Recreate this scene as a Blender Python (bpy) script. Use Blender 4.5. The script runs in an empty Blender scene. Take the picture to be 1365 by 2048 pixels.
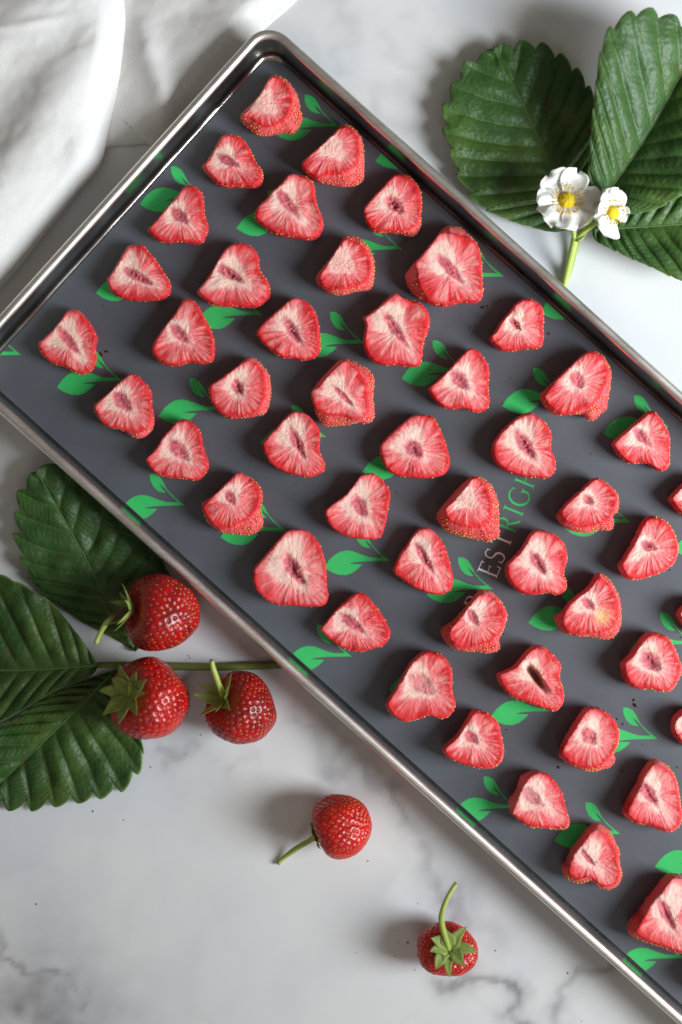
import bpy, bmesh, math, random
import numpy as np
from mathutils import Vector

random.seed(7)
RNG = np.random.default_rng(11)
SC = bpy.context.scene
COL = SC.collection
PI = math.pi

# ------------------------------------------------------------------ camera, world, lamps, exposure
CAM_H = 0.55            # camera height above the counter (m), looking straight down
PXM = 0.0002            # metres on the counter per photograph pixel
cam_d = bpy.data.cameras.new('camera')
cam = bpy.data.objects.new('camera', cam_d)
COL.objects.link(cam)
cam.location = (0, 0, CAM_H)
cam.rotation_euler = (0, 0, 0)
cam_d.sensor_fit = 'VERTICAL'
cam_d.sensor_height = 36.0
cam_d.sensor_width = 24.0
cam_d.lens = 18.0 / (1024 * PXM / CAM_H)
cam_d.clip_start = 0.01
cam_d.clip_end = 20.0
cam_d.dof.use_dof = True
cam_d.dof.focus_distance = CAM_H - 0.009
cam_d.dof.aperture_fstop = 3.2
SC.camera = cam

W = bpy.data.worlds.new('World')
SC.world = W
W.use_nodes = True
bg = W.node_tree.nodes['Background']
bg.inputs[0].default_value = (1.0, 0.90, 0.80, 1)
bg.inputs[1].default_value = 0.16


def area(name, loc, target, sx, sy, power, color):
    d = bpy.data.lights.new(name, 'AREA')
    d.shape = 'RECTANGLE'
    d.size, d.size_y = sx, sy
    d.energy = power
    d.color = color
    o = bpy.data.objects.new(name, d)
    COL.objects.link(o)
    o.location = loc
    o.rotation_euler = (Vector(target) - Vector(loc)).to_track_quat('-Z', 'Y').to_euler()
    return o


key = area('window_light', (0.60, -0.13, 0.43), (0.0, 0.36, 0.0), 0.33, 0.37, 5.7, (0.88, 0.945, 1.0))
key.data.spread = math.radians(130)
area('second_window_light', (0.02, -0.72, 1.0), (0.0, -0.1, 0.0), 0.5, 0.35, 0.7, (1.0, 0.97, 0.93))

vs = SC.view_settings
vs.view_transform = 'Standard'
vs.look = 'None'
vs.exposure = 0.0
vs.gamma = 1.0
vs.use_curve_mapping = False


# ------------------------------------------------------------------ helpers
def P(px, py, z=0.0):
    """photograph pixel -> world point at height z (straight-down camera)"""
    k = PXM * (CAM_H - z) / CAM_H
    return ((px - 682.5) * k, -(py - 1024.0) * k, z)


def PA(pts, z=0.0):
    a = np.asarray(pts, float)
    k = PXM * (CAM_H - z) / CAM_H
    return np.stack([(a[:, 0] - 682.5) * k, -(a[:, 1] - 1024.0) * k], 1)


def lin(r, g, b):
    out = []
    for c in (r, g, b):
        c = c / 255.0
        out.append(c / 12.92 if c <= 0.04045 else ((c + 0.055) / 1.055) ** 2.4)
    return np.array(out)


def sstep(a, b, x):
    t = np.clip((x - a) / (b - a), 0, 1)
    return t * t * (3 - 2 * t)


def mixc(a, b, t):
    t = np.asarray(t)[..., None]
    return a * (1 - t) + b * t


def _hash(ix, iy, seed):
    h = (ix.astype(np.int64) * 374761393 + iy.astype(np.int64) * 668265263 + seed * 974634777) & 0x7fffffff
    h = ((h ^ (h >> 13)) * 1274126177) & 0x7fffffff
    return ((h ^ (h >> 16)) & 0xffff) / 65535.0


def vnoise(x, y, seed=0):
    x = np.asarray(x, float)
    y = np.asarray(y, float)
    ix, iy = np.floor(x), np.floor(y)
    fx, fy = x - ix, y - iy
    fx = fx * fx * (3 - 2 * fx)
    fy = fy * fy * (3 - 2 * fy)
    a = _hash(ix, iy, seed)
    b = _hash(ix + 1, iy, seed)
    c = _hash(ix, iy + 1, seed)
    d = _hash(ix + 1, iy + 1, seed)
    return (a * (1 - fx) + b * fx) * (1 - fy) + (c * (1 - fx) + d * fx) * fy


def fnoise(x, y, seed=0, o=3):
    s, a, t = 0, 1.0, 0
    for i in range(o):
        s = s + a * vnoise(x * 2 ** i, y * 2 ** i, seed + i * 17)
        t += a
        a *= 0.5
    return s / t


def catmull(pts, n, closed=True):
    p = np.asarray(pts, float)
    m = len(p)
    if closed:
        idx = lambda i: p[i % m]
        segs = m
    else:
        idx = lambda i: p[min(max(i, 0), m - 1)]
        segs = m - 1
    out = []
    for i in range(segs):
        p0, p1, p2, p3 = idx(i - 1), idx(i), idx(i + 1), idx(i + 2)
        for j in range(n):
            t = j / n
            out.append(0.5 * ((2 * p1) + (-p0 + p2) * t + (2 * p0 - 5 * p1 + 4 * p2 - p3) * t * t
                              + (-p0 + 3 * p1 - 3 * p2 + p3) * t ** 3))
    if not closed:
        out.append(p[-1])
    return np.array(out)


def resample(line, n):
    d = np.r_[0, np.cumsum(np.linalg.norm(np.diff(line, axis=0), axis=1))]
    t = np.linspace(0, d[-1], n)
    return np.stack([np.interp(t, d, line[:, k]) for k in range(line.shape[1])], 1)


def mk(name, verts, faces, mat, parent=None, origin=None, col=None, smooth=True):
    """one mesh object; verts in world coordinates, stored relative to origin (or to the parent's origin)"""
    v = np.asarray(verts, float)
    if parent is not None:
        o0 = np.array(parent['_o'])
        local = v - o0
    elif origin is not None:
        o0 = np.array(origin, float)
        local = v - o0
    else:
        o0 = np.zeros(3)
        local = v
    me = bpy.data.meshes.new(name)
    me.from_pydata(local.tolist(), [], [tuple(int(i) for i in f) for f in faces])
    me.update()
    if smooth:
        me.polygons.foreach_set('use_smooth', [True] * len(me.polygons))
    if col is not None:
        a = me.attributes.new('Col', 'FLOAT_COLOR', 'POINT')
        c = np.ones((len(v), 4))
        c[:, :3] = col
        a.data.foreach_set('color', c.ravel())
    me.materials.append(mat)
    o = bpy.data.objects.new(name, me)
    COL.objects.link(o)
    if parent is not None:
        o.parent = parent
        o['_o'] = list(o0)
    else:
        o.location = o0
        o['_o'] = list(o0)
    return o


def empty(name, loc):
    o = bpy.data.objects.new(name, None)
    COL.objects.link(o)
    o.location = loc
    o.empty_display_size = 0.01
    o['_o'] = list(loc)
    return o


def tag(o, label=None, cat=None, group=None, kind=None):
    if label:
        o['label'] = label
    if cat:
        o['category'] = cat
    if group:
        o['group'] = group
    if kind:
        o['kind'] = kind
    return o


def gridfaces(nr, nc, wrap=False, off=0):
    f = []
    for i in range(nr - 1):
        for j in range(nc if wrap else nc - 1):
            j2 = (j + 1) % nc
            f.append((off + i * nc + j, off + i * nc + j2, off + (i + 1) * nc + j2, off + (i + 1) * nc + j))
    return f


def tube(path, radii, ns=10, cap=True):
    path = np.asarray(path, float)
    n = len(path)
    radii = np.broadcast_to(np.asarray(radii, float), (n,))
    tang = np.gradient(path, axis=0)
    tang /= np.linalg.norm(tang, axis=1)[:, None] + 1e-12
    ref = np.array([0, 0, 1.0]) if abs(tang[0][2]) < 0.9 else np.array([1.0, 0, 0])
    v = []
    for i in range(n):
        a = np.cross(tang[i], ref)
        a /= np.linalg.norm(a) + 1e-12
        b = np.cross(tang[i], a)
        ref = -np.cross(tang[i], a) * -1 if False else ref
        for k in range(ns):
            t = 2 * PI * k / ns
            v.append(path[i] + radii[i] * (a * math.cos(t) + b * math.sin(t)))
    f = gridfaces(n, ns, wrap=True)
    if cap:
        f.append(tuple(range(ns))[::-1])
        f.append(tuple(range((n - 1) * ns, n * ns)))
    return np.array(v), f


# ------------------------------------------------------------------ materials
def nodemat(name):
    m = bpy.data.materials.new(name)
    m.use_nodes = True
    return m, m.node_tree, m.node_tree.nodes['Principled BSDF']


def add(nt, t, **kw):
    n = nt.nodes.new(t)
    for k, v in kw.items():
        setattr(n, k, v)
    return n


def objcoord(nt):
    return add(nt, 'ShaderNodeTexCoord').outputs['Object']


def noise(nt, vec, scale, detail=4, rough=0.5):
    n = add(nt, 'ShaderNodeTexNoise')
    n.inputs['Scale'].default_value = scale
    n.inputs['Detail'].default_value = detail
    n.inputs['Roughness'].default_value = rough
    nt.links.new(vec, n.inputs['Vector'])
    return n


def bump(nt, h, bs, strength, dist):
    b = add(nt, 'ShaderNodeBump')
    b.inputs['Strength'].default_value = strength
    b.inputs['Distance'].default_value = dist
    nt.links.new(h, b.inputs['Height'])
    nt.links.new(b.outputs[0], bs.inputs['Normal'])
    return b


def ramp(nt, fac, stops):
    r = add(nt, 'ShaderNodeValToRGB')
    e = r.color_ramp.elements
    while len(e) < len(stops):
        e.new(0.5)
    for i, (p, c) in enumerate(stops):
        e[i].position = p
        e[i].color = (c[0], c[1], c[2], 1)
    nt.links.new(fac, r.inputs[0])
    return r


def colmat(name, rough, spec, nscale, bstr, bdist, sss=0.0, coat=0.0, var=0.12):
    """vertex colour times a fine mottling, with fine relief"""
    m, nt, bs = nodemat(name)
    at = add(nt, 'ShaderNodeAttribute', attribute_name='Col')
    oc = objcoord(nt)
    n = noise(nt, oc, nscale, 5, 0.6)
    r = ramp(nt, n.outputs['Fac'], [(0.25, (1 - var,) * 3), (0.75, (1 + var,) * 3)])
    mx = add(nt, 'ShaderNodeMix', data_type='RGBA', blend_type='MULTIPLY')
    mx.inputs['Factor'].default_value = 1.0
    nt.links.new(at.outputs['Color'], mx.inputs['A'])
    nt.links.new(r.outputs[0], mx.inputs['B'])
    nt.links.new(mx.outputs['Result'], bs.inputs['Base Color'])
    bs.inputs['Roughness'].default_value = rough
    bs.inputs['Specular IOR Level'].default_value = spec
    bs.inputs['Coat Weight'].default_value = coat
    bs.inputs['Coat Roughness'].default_value = 0.12
    if sss:
        bs.inputs['Subsurface Weight'].default_value = sss
        bs.inputs['Subsurface Radius'].default_value = (1.0, 0.25, 0.2)
        bs.inputs['Subsurface Scale'].default_value = 0.0012
    if bstr:
        bump(nt, n.outputs['Fac'], bs, bstr, bdist)
    return m


def plainmat(name, rgb, rough, spec=0.4, metallic=0.0, nscale=400, var=0.1, bstr=0.15, bdist=0.0001):
    m, nt, bs = nodemat(name)
    oc = objcoord(nt)
    n = noise(nt, oc, nscale, 4)
    c = np.asarray(rgb)
    r = ramp(nt, n.outputs['Fac'], [(0.3, c * (1 - var)), (0.7, np.minimum(c * (1 + var), 1))])
    nt.links.new(r.outputs[0], bs.inputs['Base Color'])
    bs.inputs['Roughness'].default_value = rough
    bs.inputs['Metallic'].default_value = metallic
    bs.inputs['Specular IOR Level'].default_value = spec
    if bstr:
        bump(nt, n.outputs['Fac'], bs, bstr, bdist)
    return m


M = {}
M['slice'] = colmat('dried_strawberry_flesh', 0.62, 0.3, 1800, 0.35, 0.00025, sss=0.2)
M['berry'] = colmat('fresh_strawberry_skin', 0.30, 0.5, 420, 0.08, 0.0002, sss=0.16, coat=0.18, var=0.16)
M['seed'] = plainmat('strawberry_seed', lin(214, 168, 82), 0.4, 0.5, nscale=900, var=0.3)
M['seed_red'] = plainmat('fresh_seed', lin(196, 146, 64), 0.35, 0.5, nscale=900, var=0.45)
M['green_print'] = plainmat('green_ink', lin(58, 186, 98), 0.55, 0.25, nscale=300, var=0.04, bstr=0)
M['white_print'] = plainmat('white_ink', lin(246, 246, 248), 0.55, 0.25, nscale=300, var=0.03, bstr=0)
M['sepal'] = colmat('sepal_green', 0.55, 0.3, 900, 0.4, 0.0002)
M['stem'] = colmat('stem_green', 0.5, 0.35, 900, 0.3, 0.0001)
M['petal'] = plainmat('petal_white', np.array([0.84, 0.835, 0.775]), 0.55, 0.25, nscale=700, var=0.04, bstr=0.2)
M['pollen'] = plainmat('flower_yellow', lin(232, 200, 40), 0.6, 0.2, nscale=2500, var=0.25, bstr=0.8, bdist=0.0003)
M['anther'] = plainmat('anther_ochre', lin(226, 184, 62), 0.6, 0.2, nscale=2000, var=0.3)
M['crumb'] = plainmat('crumb_dark', lin(70, 28, 32), 0.8, 0.1, nscale=900, var=0.5)


def leafmat():
    m, nt, bs = nodemat('leaf_green')
    at = add(nt, 'ShaderNodeAttribute', attribute_name='Col')
    oc = objcoord(nt)
    n = noise(nt, oc, 260, 6, 0.6)
    r = ramp(nt, n.outputs['Fac'], [(0.3, (0.78, 0.80, 0.75)), (0.7, (1.2, 1.2, 1.15))])
    mx = add(nt, 'ShaderNodeMix', data_type='RGBA', blend_type='MULTIPLY')
    mx.inputs['Factor'].default_value = 1.0
    nt.links.new(at.outputs['Color'], mx.inputs['A'])
    nt.links.new(r.outputs[0], mx.inputs['B'])
    nt.links.new(mx.outputs['Result'], bs.inputs['Base Color'])
    bs.inputs['Roughness'].default_value = 0.45
    bs.inputs['Specular IOR Level'].default_value = 0.38
    v = add(nt, 'ShaderNodeTexVoronoi')
    v.inputs['Scale'].default_value = 620
    nt.links.new(oc, v.inputs['Vector'])
    mth = add(nt, 'ShaderNodeMath', operation='ADD')
    nt.links.new(v.outputs['Distance'], mth.inputs[0])
    nt.links.new(n.outputs['Fac'], mth.inputs[1])
    bump(nt, mth.outputs[0], bs, 0.5, 0.0003)
    tr = add(nt, 'ShaderNodeBsdfTranslucent')
    mul = add(nt, 'ShaderNodeMix', data_type='RGBA', blend_type='MULTIPLY')
    mul.inputs['Factor'].default_value = 1.0
    mul.inputs['B'].default_value = (1.5, 1.5, 0.6, 1)
    nt.links.new(mx.outputs['Result'], mul.inputs['A'])
    nt.links.new(mul.outputs['Result'], tr.inputs['Color'])
    ms = add(nt, 'ShaderNodeMixShader')
    ms.inputs[0].default_value = 0.20
    out = nt.nodes['Material Output']
    nt.links.new(bs.outputs[0], ms.inputs[1])
    nt.links.new(tr.outputs[0], ms.inputs[2])
    nt.links.new(ms.outputs[0], out.inputs['Surface'])
    return m


M['leaf'] = leafmat()


def steelmat(name, lo, hi, tone=1.0):
    m, nt, bs = nodemat(name)
    oc = objcoord(nt)
    mp = add(nt, 'ShaderNodeMapping')
    mp.inputs['Rotation'].default_value = (0, 0, math.radians(42))
    mp.inputs['Scale'].default_value = (30, 900, 900)
    nt.links.new(oc, mp.inputs['Vector'])
    n = noise(nt, mp.outputs[0], 1.0, 4)
    r = ramp(nt, n.outputs['Fac'], [(0.3, (0.74 * tone, 0.70 * tone, 0.64 * tone)), (0.7, (0.86 * tone, 0.83 * tone, 0.77 * tone))])
    nt.links.new(r.outputs[0], bs.inputs['Base Color'])
    n2 = noise(nt, oc, 60, 4)
    r2 = ramp(nt, n2.outputs['Fac'], [(0.3, (lo,) * 3), (0.7, (hi,) * 3)])
    nt.links.new(r2.outputs[0], bs.inputs['Roughness'])
    bs.inputs['Metallic'].default_value = 1.0
    bump(nt, n.outputs['Fac'], bs, 0.02, 0.0001)
    return m


M['steel'] = steelmat('shaded_brushed_steel', 0.18, 0.28, 0.62)  # same steel as the rim, base colour dimmed to paint in wall shade
M['rim'] = steelmat('satin_steel', 0.36, 0.48)


def siliconemat():
    m, nt, bs = nodemat('grey_silicone')
    oc = objcoord(nt)
    n = noise(nt, oc, 22, 6, 0.65)
    c = lin(81, 85, 91)
    r = ramp(nt, n.outputs['Fac'], [(0.3, c * 0.88), (0.7, c * 1.12)])
    n4 = noise(nt, oc, 75, 5, 0.7)
    r4 = ramp(nt, n4.outputs['Fac'], [(0.60, (0, 0, 0)), (0.78, (0.30, 0.30, 0.30))])
    mx = add(nt, 'ShaderNodeMix', data_type='RGBA')
    nt.links.new(r4.outputs[0], mx.inputs['Factor'])
    nt.links.new(r.outputs[0], mx.inputs['A'])
    mx.inputs['B'].default_value = (*lin(96, 66, 70), 1)
    nt.links.new(mx.outputs['Result'], bs.inputs['Base Color'])
    r3 = ramp(nt, n.outputs['Fac'], [(0.3, (0.42,) * 3), (0.7, (0.58,) * 3)])
    nt.links.new(r3.outputs[0], bs.inputs['Roughness'])
    bs.inputs['Specular IOR Level'].default_value = 0.45
    n2 = noise(nt, oc, 1500, 3)
    bump(nt, n2.outputs['Fac'], bs, 0.10, 0.0001)
    return m


M['mat'] = siliconemat()


def marblemat():
    m, nt, bs = nodemat('white_marble')
    at = add(nt, 'ShaderNodeAttribute', attribute_name='Col')
    oc = objcoord(nt)
    n = noise(nt, oc, 14, 7, 0.62)
    r = ramp(nt, n.outputs['Fac'], [(0.30, (0.965, 0.968, 0.975)), (0.62, (1.01, 1.01, 1.005))])
    n3 = noise(nt, oc, 900, 3)
    mx = add(nt, 'ShaderNodeMix', data_type='RGBA', blend_type='MULTIPLY')
    mx.inputs['Factor'].default_value = 1.0
    nt.links.new(at.outputs['Color'], mx.inputs['A'])
    nt.links.new(r.outputs[0], mx.inputs['B'])
    nt.links.new(mx.outputs['Result'], bs.inputs['Base Color'])
    bs.inputs['Roughness'].default_value = 0.38
    bs.inputs['Specular IOR Level'].default_value = 0.35
    bump(nt, n3.outputs['Fac'], bs, 0.02, 0.0001)
    return m


M['marble'] = marblemat()


def linenmat():
    m, nt, bs = nodemat('white_linen')
    uv = add(nt, 'ShaderNodeTexCoord').outputs['Object']
    bumps = []
    for rot in (0.45, 0.45 + PI / 2):
        mp = add(nt, 'ShaderNodeMapping')
        mp.inputs['Rotation'].default_value = (0, 0, rot)
        nt.links.new(uv, mp.inputs['Vector'])
        w = add(nt, 'ShaderNodeTexWave')
        w.inputs['Scale'].default_value = 420
        w.inputs['Distortion'].default_value = 2.5
        w.inputs['Detail'].default_value = 2
        w.inputs['Detail Scale'].default_value = 1.5
        nt.links.new(mp.outputs[0], w.inputs['Vector'])
        bumps.append(w.outputs['Fac'])
    ad = add(nt, 'ShaderNodeMath', operation='ADD')
    nt.links.new(bumps[0], ad.inputs[0])
    nt.links.new(bumps[1], ad.inputs[1])
    n = noise(nt, uv, 35, 5)
    r = ramp(nt, n.outputs['Fac'], [(0.3, (0.755, 0.735, 0.705)), (0.7, (0.82, 0.805, 0.78))])
    nt.links.new(r.outputs[0], bs.inputs['Base Color'])
    bs.inputs['Roughness'].default_value = 0.9
    bs.inputs['Specular IOR Level'].default_value = 0.1
    bs.inputs['Sheen Weight'].default_value = 0.15
    nw = noise(nt, uv, 95, 6, 0.6)
    m2 = add(nt, 'ShaderNodeMath', operation='MULTIPLY_ADD')
    nt.links.new(nw.outputs['Fac'], m2.inputs[0])
    m2.inputs[1].default_value = 13.0
    nt.links.new(ad.outputs[0], m2.inputs[2])
    bump(nt, m2.outputs[0], bs, 0.30, 0.0002)
    return m


M['linen'] = linenmat()

# ------------------------------------------------------------------ the counter (marble)
def poly_dist(X, Y, pts):
    d = np.full(X.shape, 1e9)
    p = np.asarray(pts, float)
    for (x0, y0), (x1, y1) in zip(p[:-1], p[1:]):
        dx, dy = x1 - x0, y1 - y0
        t = np.clip(((X - x0) * dx + (Y - y0) * dy) / (dx * dx + dy * dy + 1e-9), 0, 1)
        d = np.minimum(d, np.hypot(X - x0 - t * dx, Y - y0 - t * dy))
    return d


def build_counter():
    gx = np.r_[np.linspace(-0.50, -0.16, 12)[:-1], np.linspace(-0.16, 0.16, 214), np.linspace(0.16, 0.50, 12)[1:]]
    gy = np.r_[np.linspace(-0.55, -0.23, 12)[:-1], np.linspace(-0.23, 0.23, 307), np.linspace(0.23, 0.55, 12)[1:]]
    X, Y = np.meshgrid(gx, gy)
    px = X / PXM + 682.5
    py = -Y / PXM + 1024
    wx = px + 46 * (fnoise(px / 55, py / 55, 3) - 0.5) * 2
    wy = py + 46 * (fnoise(px / 55, py / 55, 9) - 0.5) * 2
    veins = [
        ([(600, 1440), (700, 1545), (770, 1560), (810, 1640), (865, 1735), (905, 1810), (930, 1860)], 13, 0.34),
        ([(690, 1500), (640, 1490), (745, 1570)], 24, 0.30),
        ([(880, 1950), (900, 1963), (965, 1965), (1000, 1975), (1025, 2005), (1060, 2050)], 11, 0.55),
        ([(1230, 1910), (1170, 1955), (1125, 1985), (1135, 2060)], 13, 0.38),
        ([(930, 1800), (950, 1860), (1000, 1900)], 30, 0.18),
        ([(-40, 1860), (10, 1905), (50, 1945), (110, 1960), (160, 2010)], 8, 0.45),
        ([(20, 2000), (80, 1985), (130, 2060)], 55, 0.40),
        ([(340, 1512), (370, 1522), (400, 1510)], 13, 0.30),
        ([(455, 1538), (500, 1530)], 12, 0.18),
        ([(660, -40), (690, 50), (705, 90), (680, 160)], 13, 0.16),
        ([(780, 60), (800, 110), (820, 130)], 14, 0.14),
        ([(745, 190), (800, 235), (850, 250)], 20, 0.16),
        ([(500, 40), (640, 110), (720, 260)], 26, 0.10),
        ([(-20, 880), (30, 960), (10, 1080)], 16, 0.14),
        ([(-300, 1700), (-120, 1800), (0, 1870)], 14, 0.35),
        ([(1060, 2050), (1200, 2200), (1300, 2400)], 14, 0.4),
    ]
    dark = np.zeros(X.shape)
    for pts, w, s in veins:
        d = poly_dist(wx, wy, pts)
        br = 0.35 + 1.1 * fnoise(px / 38, py / 38, int(w) + 40)
        dark = np.maximum(dark, 1.35 * s * br * (0.55 * np.exp(-(d / w) ** 2) + 0.45 * np.exp(-(d / (3.2 * w)) ** 2)))
    rid = 1 - np.abs(2 * fnoise(px / 330 + 5, py / 330, 77, 5) - 1)
    dark = dark + 0.03 * sstep(0.93, 1.0, rid)
    cloud = fnoise(px / 260, py / 260, 31, 4)
    base = mixc(lin(216, 218, 221), lin(226, 225, 223), sstep(0.35, 0.65, cloud))
    c = mixc(base, lin(108, 104, 108), np.clip(dark, 0, 0.85))
    ny, nx = X.shape
    v = np.stack([X.ravel(), Y.ravel(), np.zeros(X.size)], 1)
    f = gridfaces(ny, nx)
    n0 = len(v)
    # slab edges: a skirt 20 mm deep and a bottom
    lo = np.array([[gx[0], gy[0], -0.02], [gx[-1], gy[0], -0.02], [gx[-1], gy[-1], -0.02], [gx[0], gy[-1], -0.02]])
    v = np.r_[v, lo]
    bot = list(range(nx))
    top = list(range((ny - 1) * nx, ny * nx))
    left = [i * nx for i in range(ny)]
    right = [i * nx + nx - 1 for i in range(ny)]
    f.append(tuple(bot[::-1] + [n0, n0 + 1]))
    f.append(tuple(top + [n0 + 2, n0 + 3]))
    f.append(tuple(left + [n0 + 3, n0]))
    f.append(tuple(right[::-1] + [n0 + 1, n0 + 2]))
    f.append((n0 + 3, n0 + 2, n0 + 1, n0))
    cc = np.r_[c.reshape(-1, 3), np.tile(lin(225, 225, 226), (4, 1))]
    o = mk('countertop', v, f, M['marble'], col=cc, smooth=False)
    tag(o, kind='structure')


build_counter()

# ------------------------------------------------------------------ tray
TD = np.array([math.cos(math.radians(42)), -math.sin(math.radians(42))])      # along the long side
ND = np.array([-math.sin(math.radians(42)), -math.cos(math.radians(42))])     # across, towards the lower-left rim
T0, T1 = -0.1494, 0.3136
N0, N1 = -0.1231, 0.0601
FLOOR = 0.0008
MAT_TOP = FLOOR + 0.0010


def tn(t, n, z):
    p = TD * t + ND * n
    return (p[0], p[1], z)


def rrect(d, R=0.0108, k=14):
    """rounded rectangle path inset by d, as (t, n) pairs"""
    t0, t1, n0, n1 = T0 + d, T1 - d, N0 + d, N1 - d
    r = max(R - d, 0.0052)
    out = []
    for cx, cy, a0 in ((t1 - r, n1 - r, 0), (t0 + r, n1 - r, 90), (t0 + r, n0 + r, 180), (t1 - r, n0 + r, 270)):
        for i in range(k + 1):
            a = math.radians(a0 + 90 * i / k)
            out.append((cx + r * math.cos(a), cy + r * math.sin(a)))
    # subdivide the long straights
    res = []
    m = len(out)
    for i in range(m):
        p, q = out[i], out[(i + 1) % m]
        L = math.hypot(q[0] - p[0], q[1] - p[1])
        ns = 12 if L > 0.05 else 1
        for j in range(ns):
            res.append((p[0] + (q[0] - p[0]) * j / ns, p[1] + (q[1] - p[1]) * j / ns))
    return res


def loft(profile):
    v, n = [], None
    for d, z in profile:
        ring = rrect(d)
        n = len(ring)
        v += [tn(t, nn, z) for t, nn in ring]
    return np.array(v), n


def build_tray():
    root = empty('baking_tray', tn((T0 + T1) / 2, (N0 + N1) / 2, 0))
    tag(root, 'rectangular stainless steel baking tray with rolled rim, lying diagonally on the marble', 'tray')
    # rolled rim
    r, zc = 0.0019, 0.0168
    prof = []
    for i in range(25):
        a = math.radians(-85 + (265 - 0) * i / 24 * 1.0)
        a = math.radians(-85 + 265 * i / 24)
        prof.append((r - r * math.cos(a), zc + r * math.sin(a)))
    v, n = loft(prof)
    mk('rolled_rim', v, gridfaces(len(prof), n, wrap=True), M['rim'], parent=root)
    # inner wall, fillet, floor
    inner = [(0.00378, 0.0169), (0.0039, 0.014), (0.0040, 0.010), (0.0041, 0.006), (0.00415, 0.0034)]
    rf = 0.0024
    cx, cz = 0.0042 + rf, FLOOR + rf
    for i in range(9):
        a = math.radians(180 + 90 * i / 8)
        inner.append((cx + rf * math.cos(a), cz + rf * math.sin(a)))
    inner += [(0.012, FLOOR), (0.03, FLOOR), (0.06, FLOOR)]
    v, n = loft(inner)
    f = gridfaces(len(inner), n, wrap=True)
    f.append(tuple(range((len(inner) - 1) * n, len(inner) * n)))
    mk('pan', v, f, M['steel'], parent=root)
    outer = [(0.0032, 0.0155), (0.0034, 0.010), (0.0036, 0.005), (0.0042, 0.0020), (0.0058, 0.0005), (0.0088, 0.0001), (0.05, 0.0001)]
    v, n = loft(outer)
    f = [q[::-1] for q in gridfaces(len(outer), n, wrap=True)]
    f.append(tuple(range((len(outer) - 1) * n, len(outer) * n))[::-1])
    mk('outer_wall', v, f, M['steel'], parent=root)


build_tray()

# ------------------------------------------------------------------ silicone mat with its print
MT0, MT1, MN0, MN1 = -0.1434, 0.3080, -0.1173, 0.0551


def build_mat():
    r, k = 0.0075, 10
    path = []
    for cx, cy, a0 in ((MT1 - r, MN1 - r, 0), (MT0 + r, MN1 - r, 90), (MT0 + r, MN0 + r, 180), (MT1 - r, MN0 + r, 270)):
        for i in range(k + 1):
            a = math.radians(a0 + 90 * i / k)
            path.append((cx + r * math.cos(a), cy + r * math.sin(a)))
    n = len(path)
    c = np.mean(path, axis=0)
    v = []
    for ins, z in ((0.0002, FLOOR + 0.00005), (0.0, FLOOR + 0.0003), (0.0, MAT_TOP - 0.0002), (0.0002, MAT_TOP)):
        for t, nn in path:
            L = math.hypot(t - c[0], nn - c[1])
            v.append(tn(t - (t - c[0]) / L * ins, nn - (nn - c[1]) / L * ins, z))
    f = gridfaces(4, n, wrap=True)
    f.append(tuple(range(3 * n, 4 * n)))
    f.append(tuple(range(n))[::-1])
    o = mk('silicone_mat', v, f, M['mat'], origin=tn((MT0 + MT1) / 2, (MN0 + MN1) / 2, FLOOR), smooth=False)
    tag(o, 'dark grey silicone baking mat printed with green leaf sprigs, lining the steel tray', 'mat')
    return o


MAT = build_mat()

SPRIG = [(0, 0), (-78, -63), (-138, -123), (-158, -160), (-172, -190), (-198, -228), (-238, -252), (-278, -253), (-276, -203), (-253, -153),
         (-218, -118), (-185, -106), (-153, -103), (-183, -138), (-203, -175), (-178, -153), (-153, -131), (-108, -78), (-53, -28),
         (-100, -26), (-150, -28), (-200, -42), (-250, -62), (-300, -79), (-350, -84), (-400, -73), (-440, -50), (-482, -13), (-528, 50),
         (-470, 88), (-410, 110), (-350, 112), (-300, 95), (-255, 62), (-220, 26), (-270, 24), (-325, 24), (-295, 13), (-250, 6),
         (-180, 2), (-100, 1)]


def clip_half(poly, axis, lim, keep_less):
    out = []
    m = len(poly)
    for i in range(m):
        a, b = poly[i], poly[(i + 1) % m]
        ia = (a[axis] <= lim) if keep_less else (a[axis] >= lim)
        ib = (b[axis] <= lim) if keep_less else (b[axis] >= lim)
        if ia:
            out.append(a)
        if ia != ib:
            t = (lim - a[axis]) / (b[axis] - a[axis])
            out.append((a[0] + t * (b[0] - a[0]), a[1] + t * (b[1] - a[1])))
    return out


def print_poly(name, pxpts, mat):
    """flat ink shape on the mat, clipped at the mat's edge"""
    z = MAT_TOP + 0.00006
    w = PA(pxpts, MAT_TOP)
    q = [(float(p @ TD), float(p @ ND)) for p in w]
    e = 0.0004
    for axis, lim, less in ((0, MT0 + e, False), (0, MT1 - e, True), (1, MN0 + e, False), (1, MN1 - e, True)):
        q = clip_half(q, axis, lim, less)
        if len(q) < 3:
            return
    v = [tn(t, n, z) for t, n in q]
    a = 0.0
    for i in range(len(v)):
        a += v[i][0] * v[(i + 1) % len(v)][1] - v[(i + 1) % len(v)][0] * v[i][1]
    f = [tuple(range(len(v)))] if a > 0 else [tuple(range(len(v)))[::-1]]
    mk(name, v, f, mat, parent=MAT, smooth=False)


SPRIGS = [(679, 253), (883, 310), (1008, 553), (1212, 611), (412, 396), (605, 444), (324, 574), (526, 630), (730, 687), (935, 744),
          (806, 499), (246, 762), (449, 820), (370, 1011), (653, 874), (857, 931), (573, 1062), (780, 1122), (986, 1178), (1136, 799),
          (1262, 1045), (1338, 854), (1189, 1233), (1480, 1087), (1390, 1288), (1113, 1422), (1316, 1478), (1037, 1616), (1241, 1668),
          (1442, 1721), (1369, 1916), (910, 1367), (704, 1313), (43, 710)]
for sx, sy in SPRIGS:
    print_poly('leaf_print', [(sx + x / 4.003, sy + y / 4.003) for x, y in SPRIG], M['green_print'])


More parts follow.
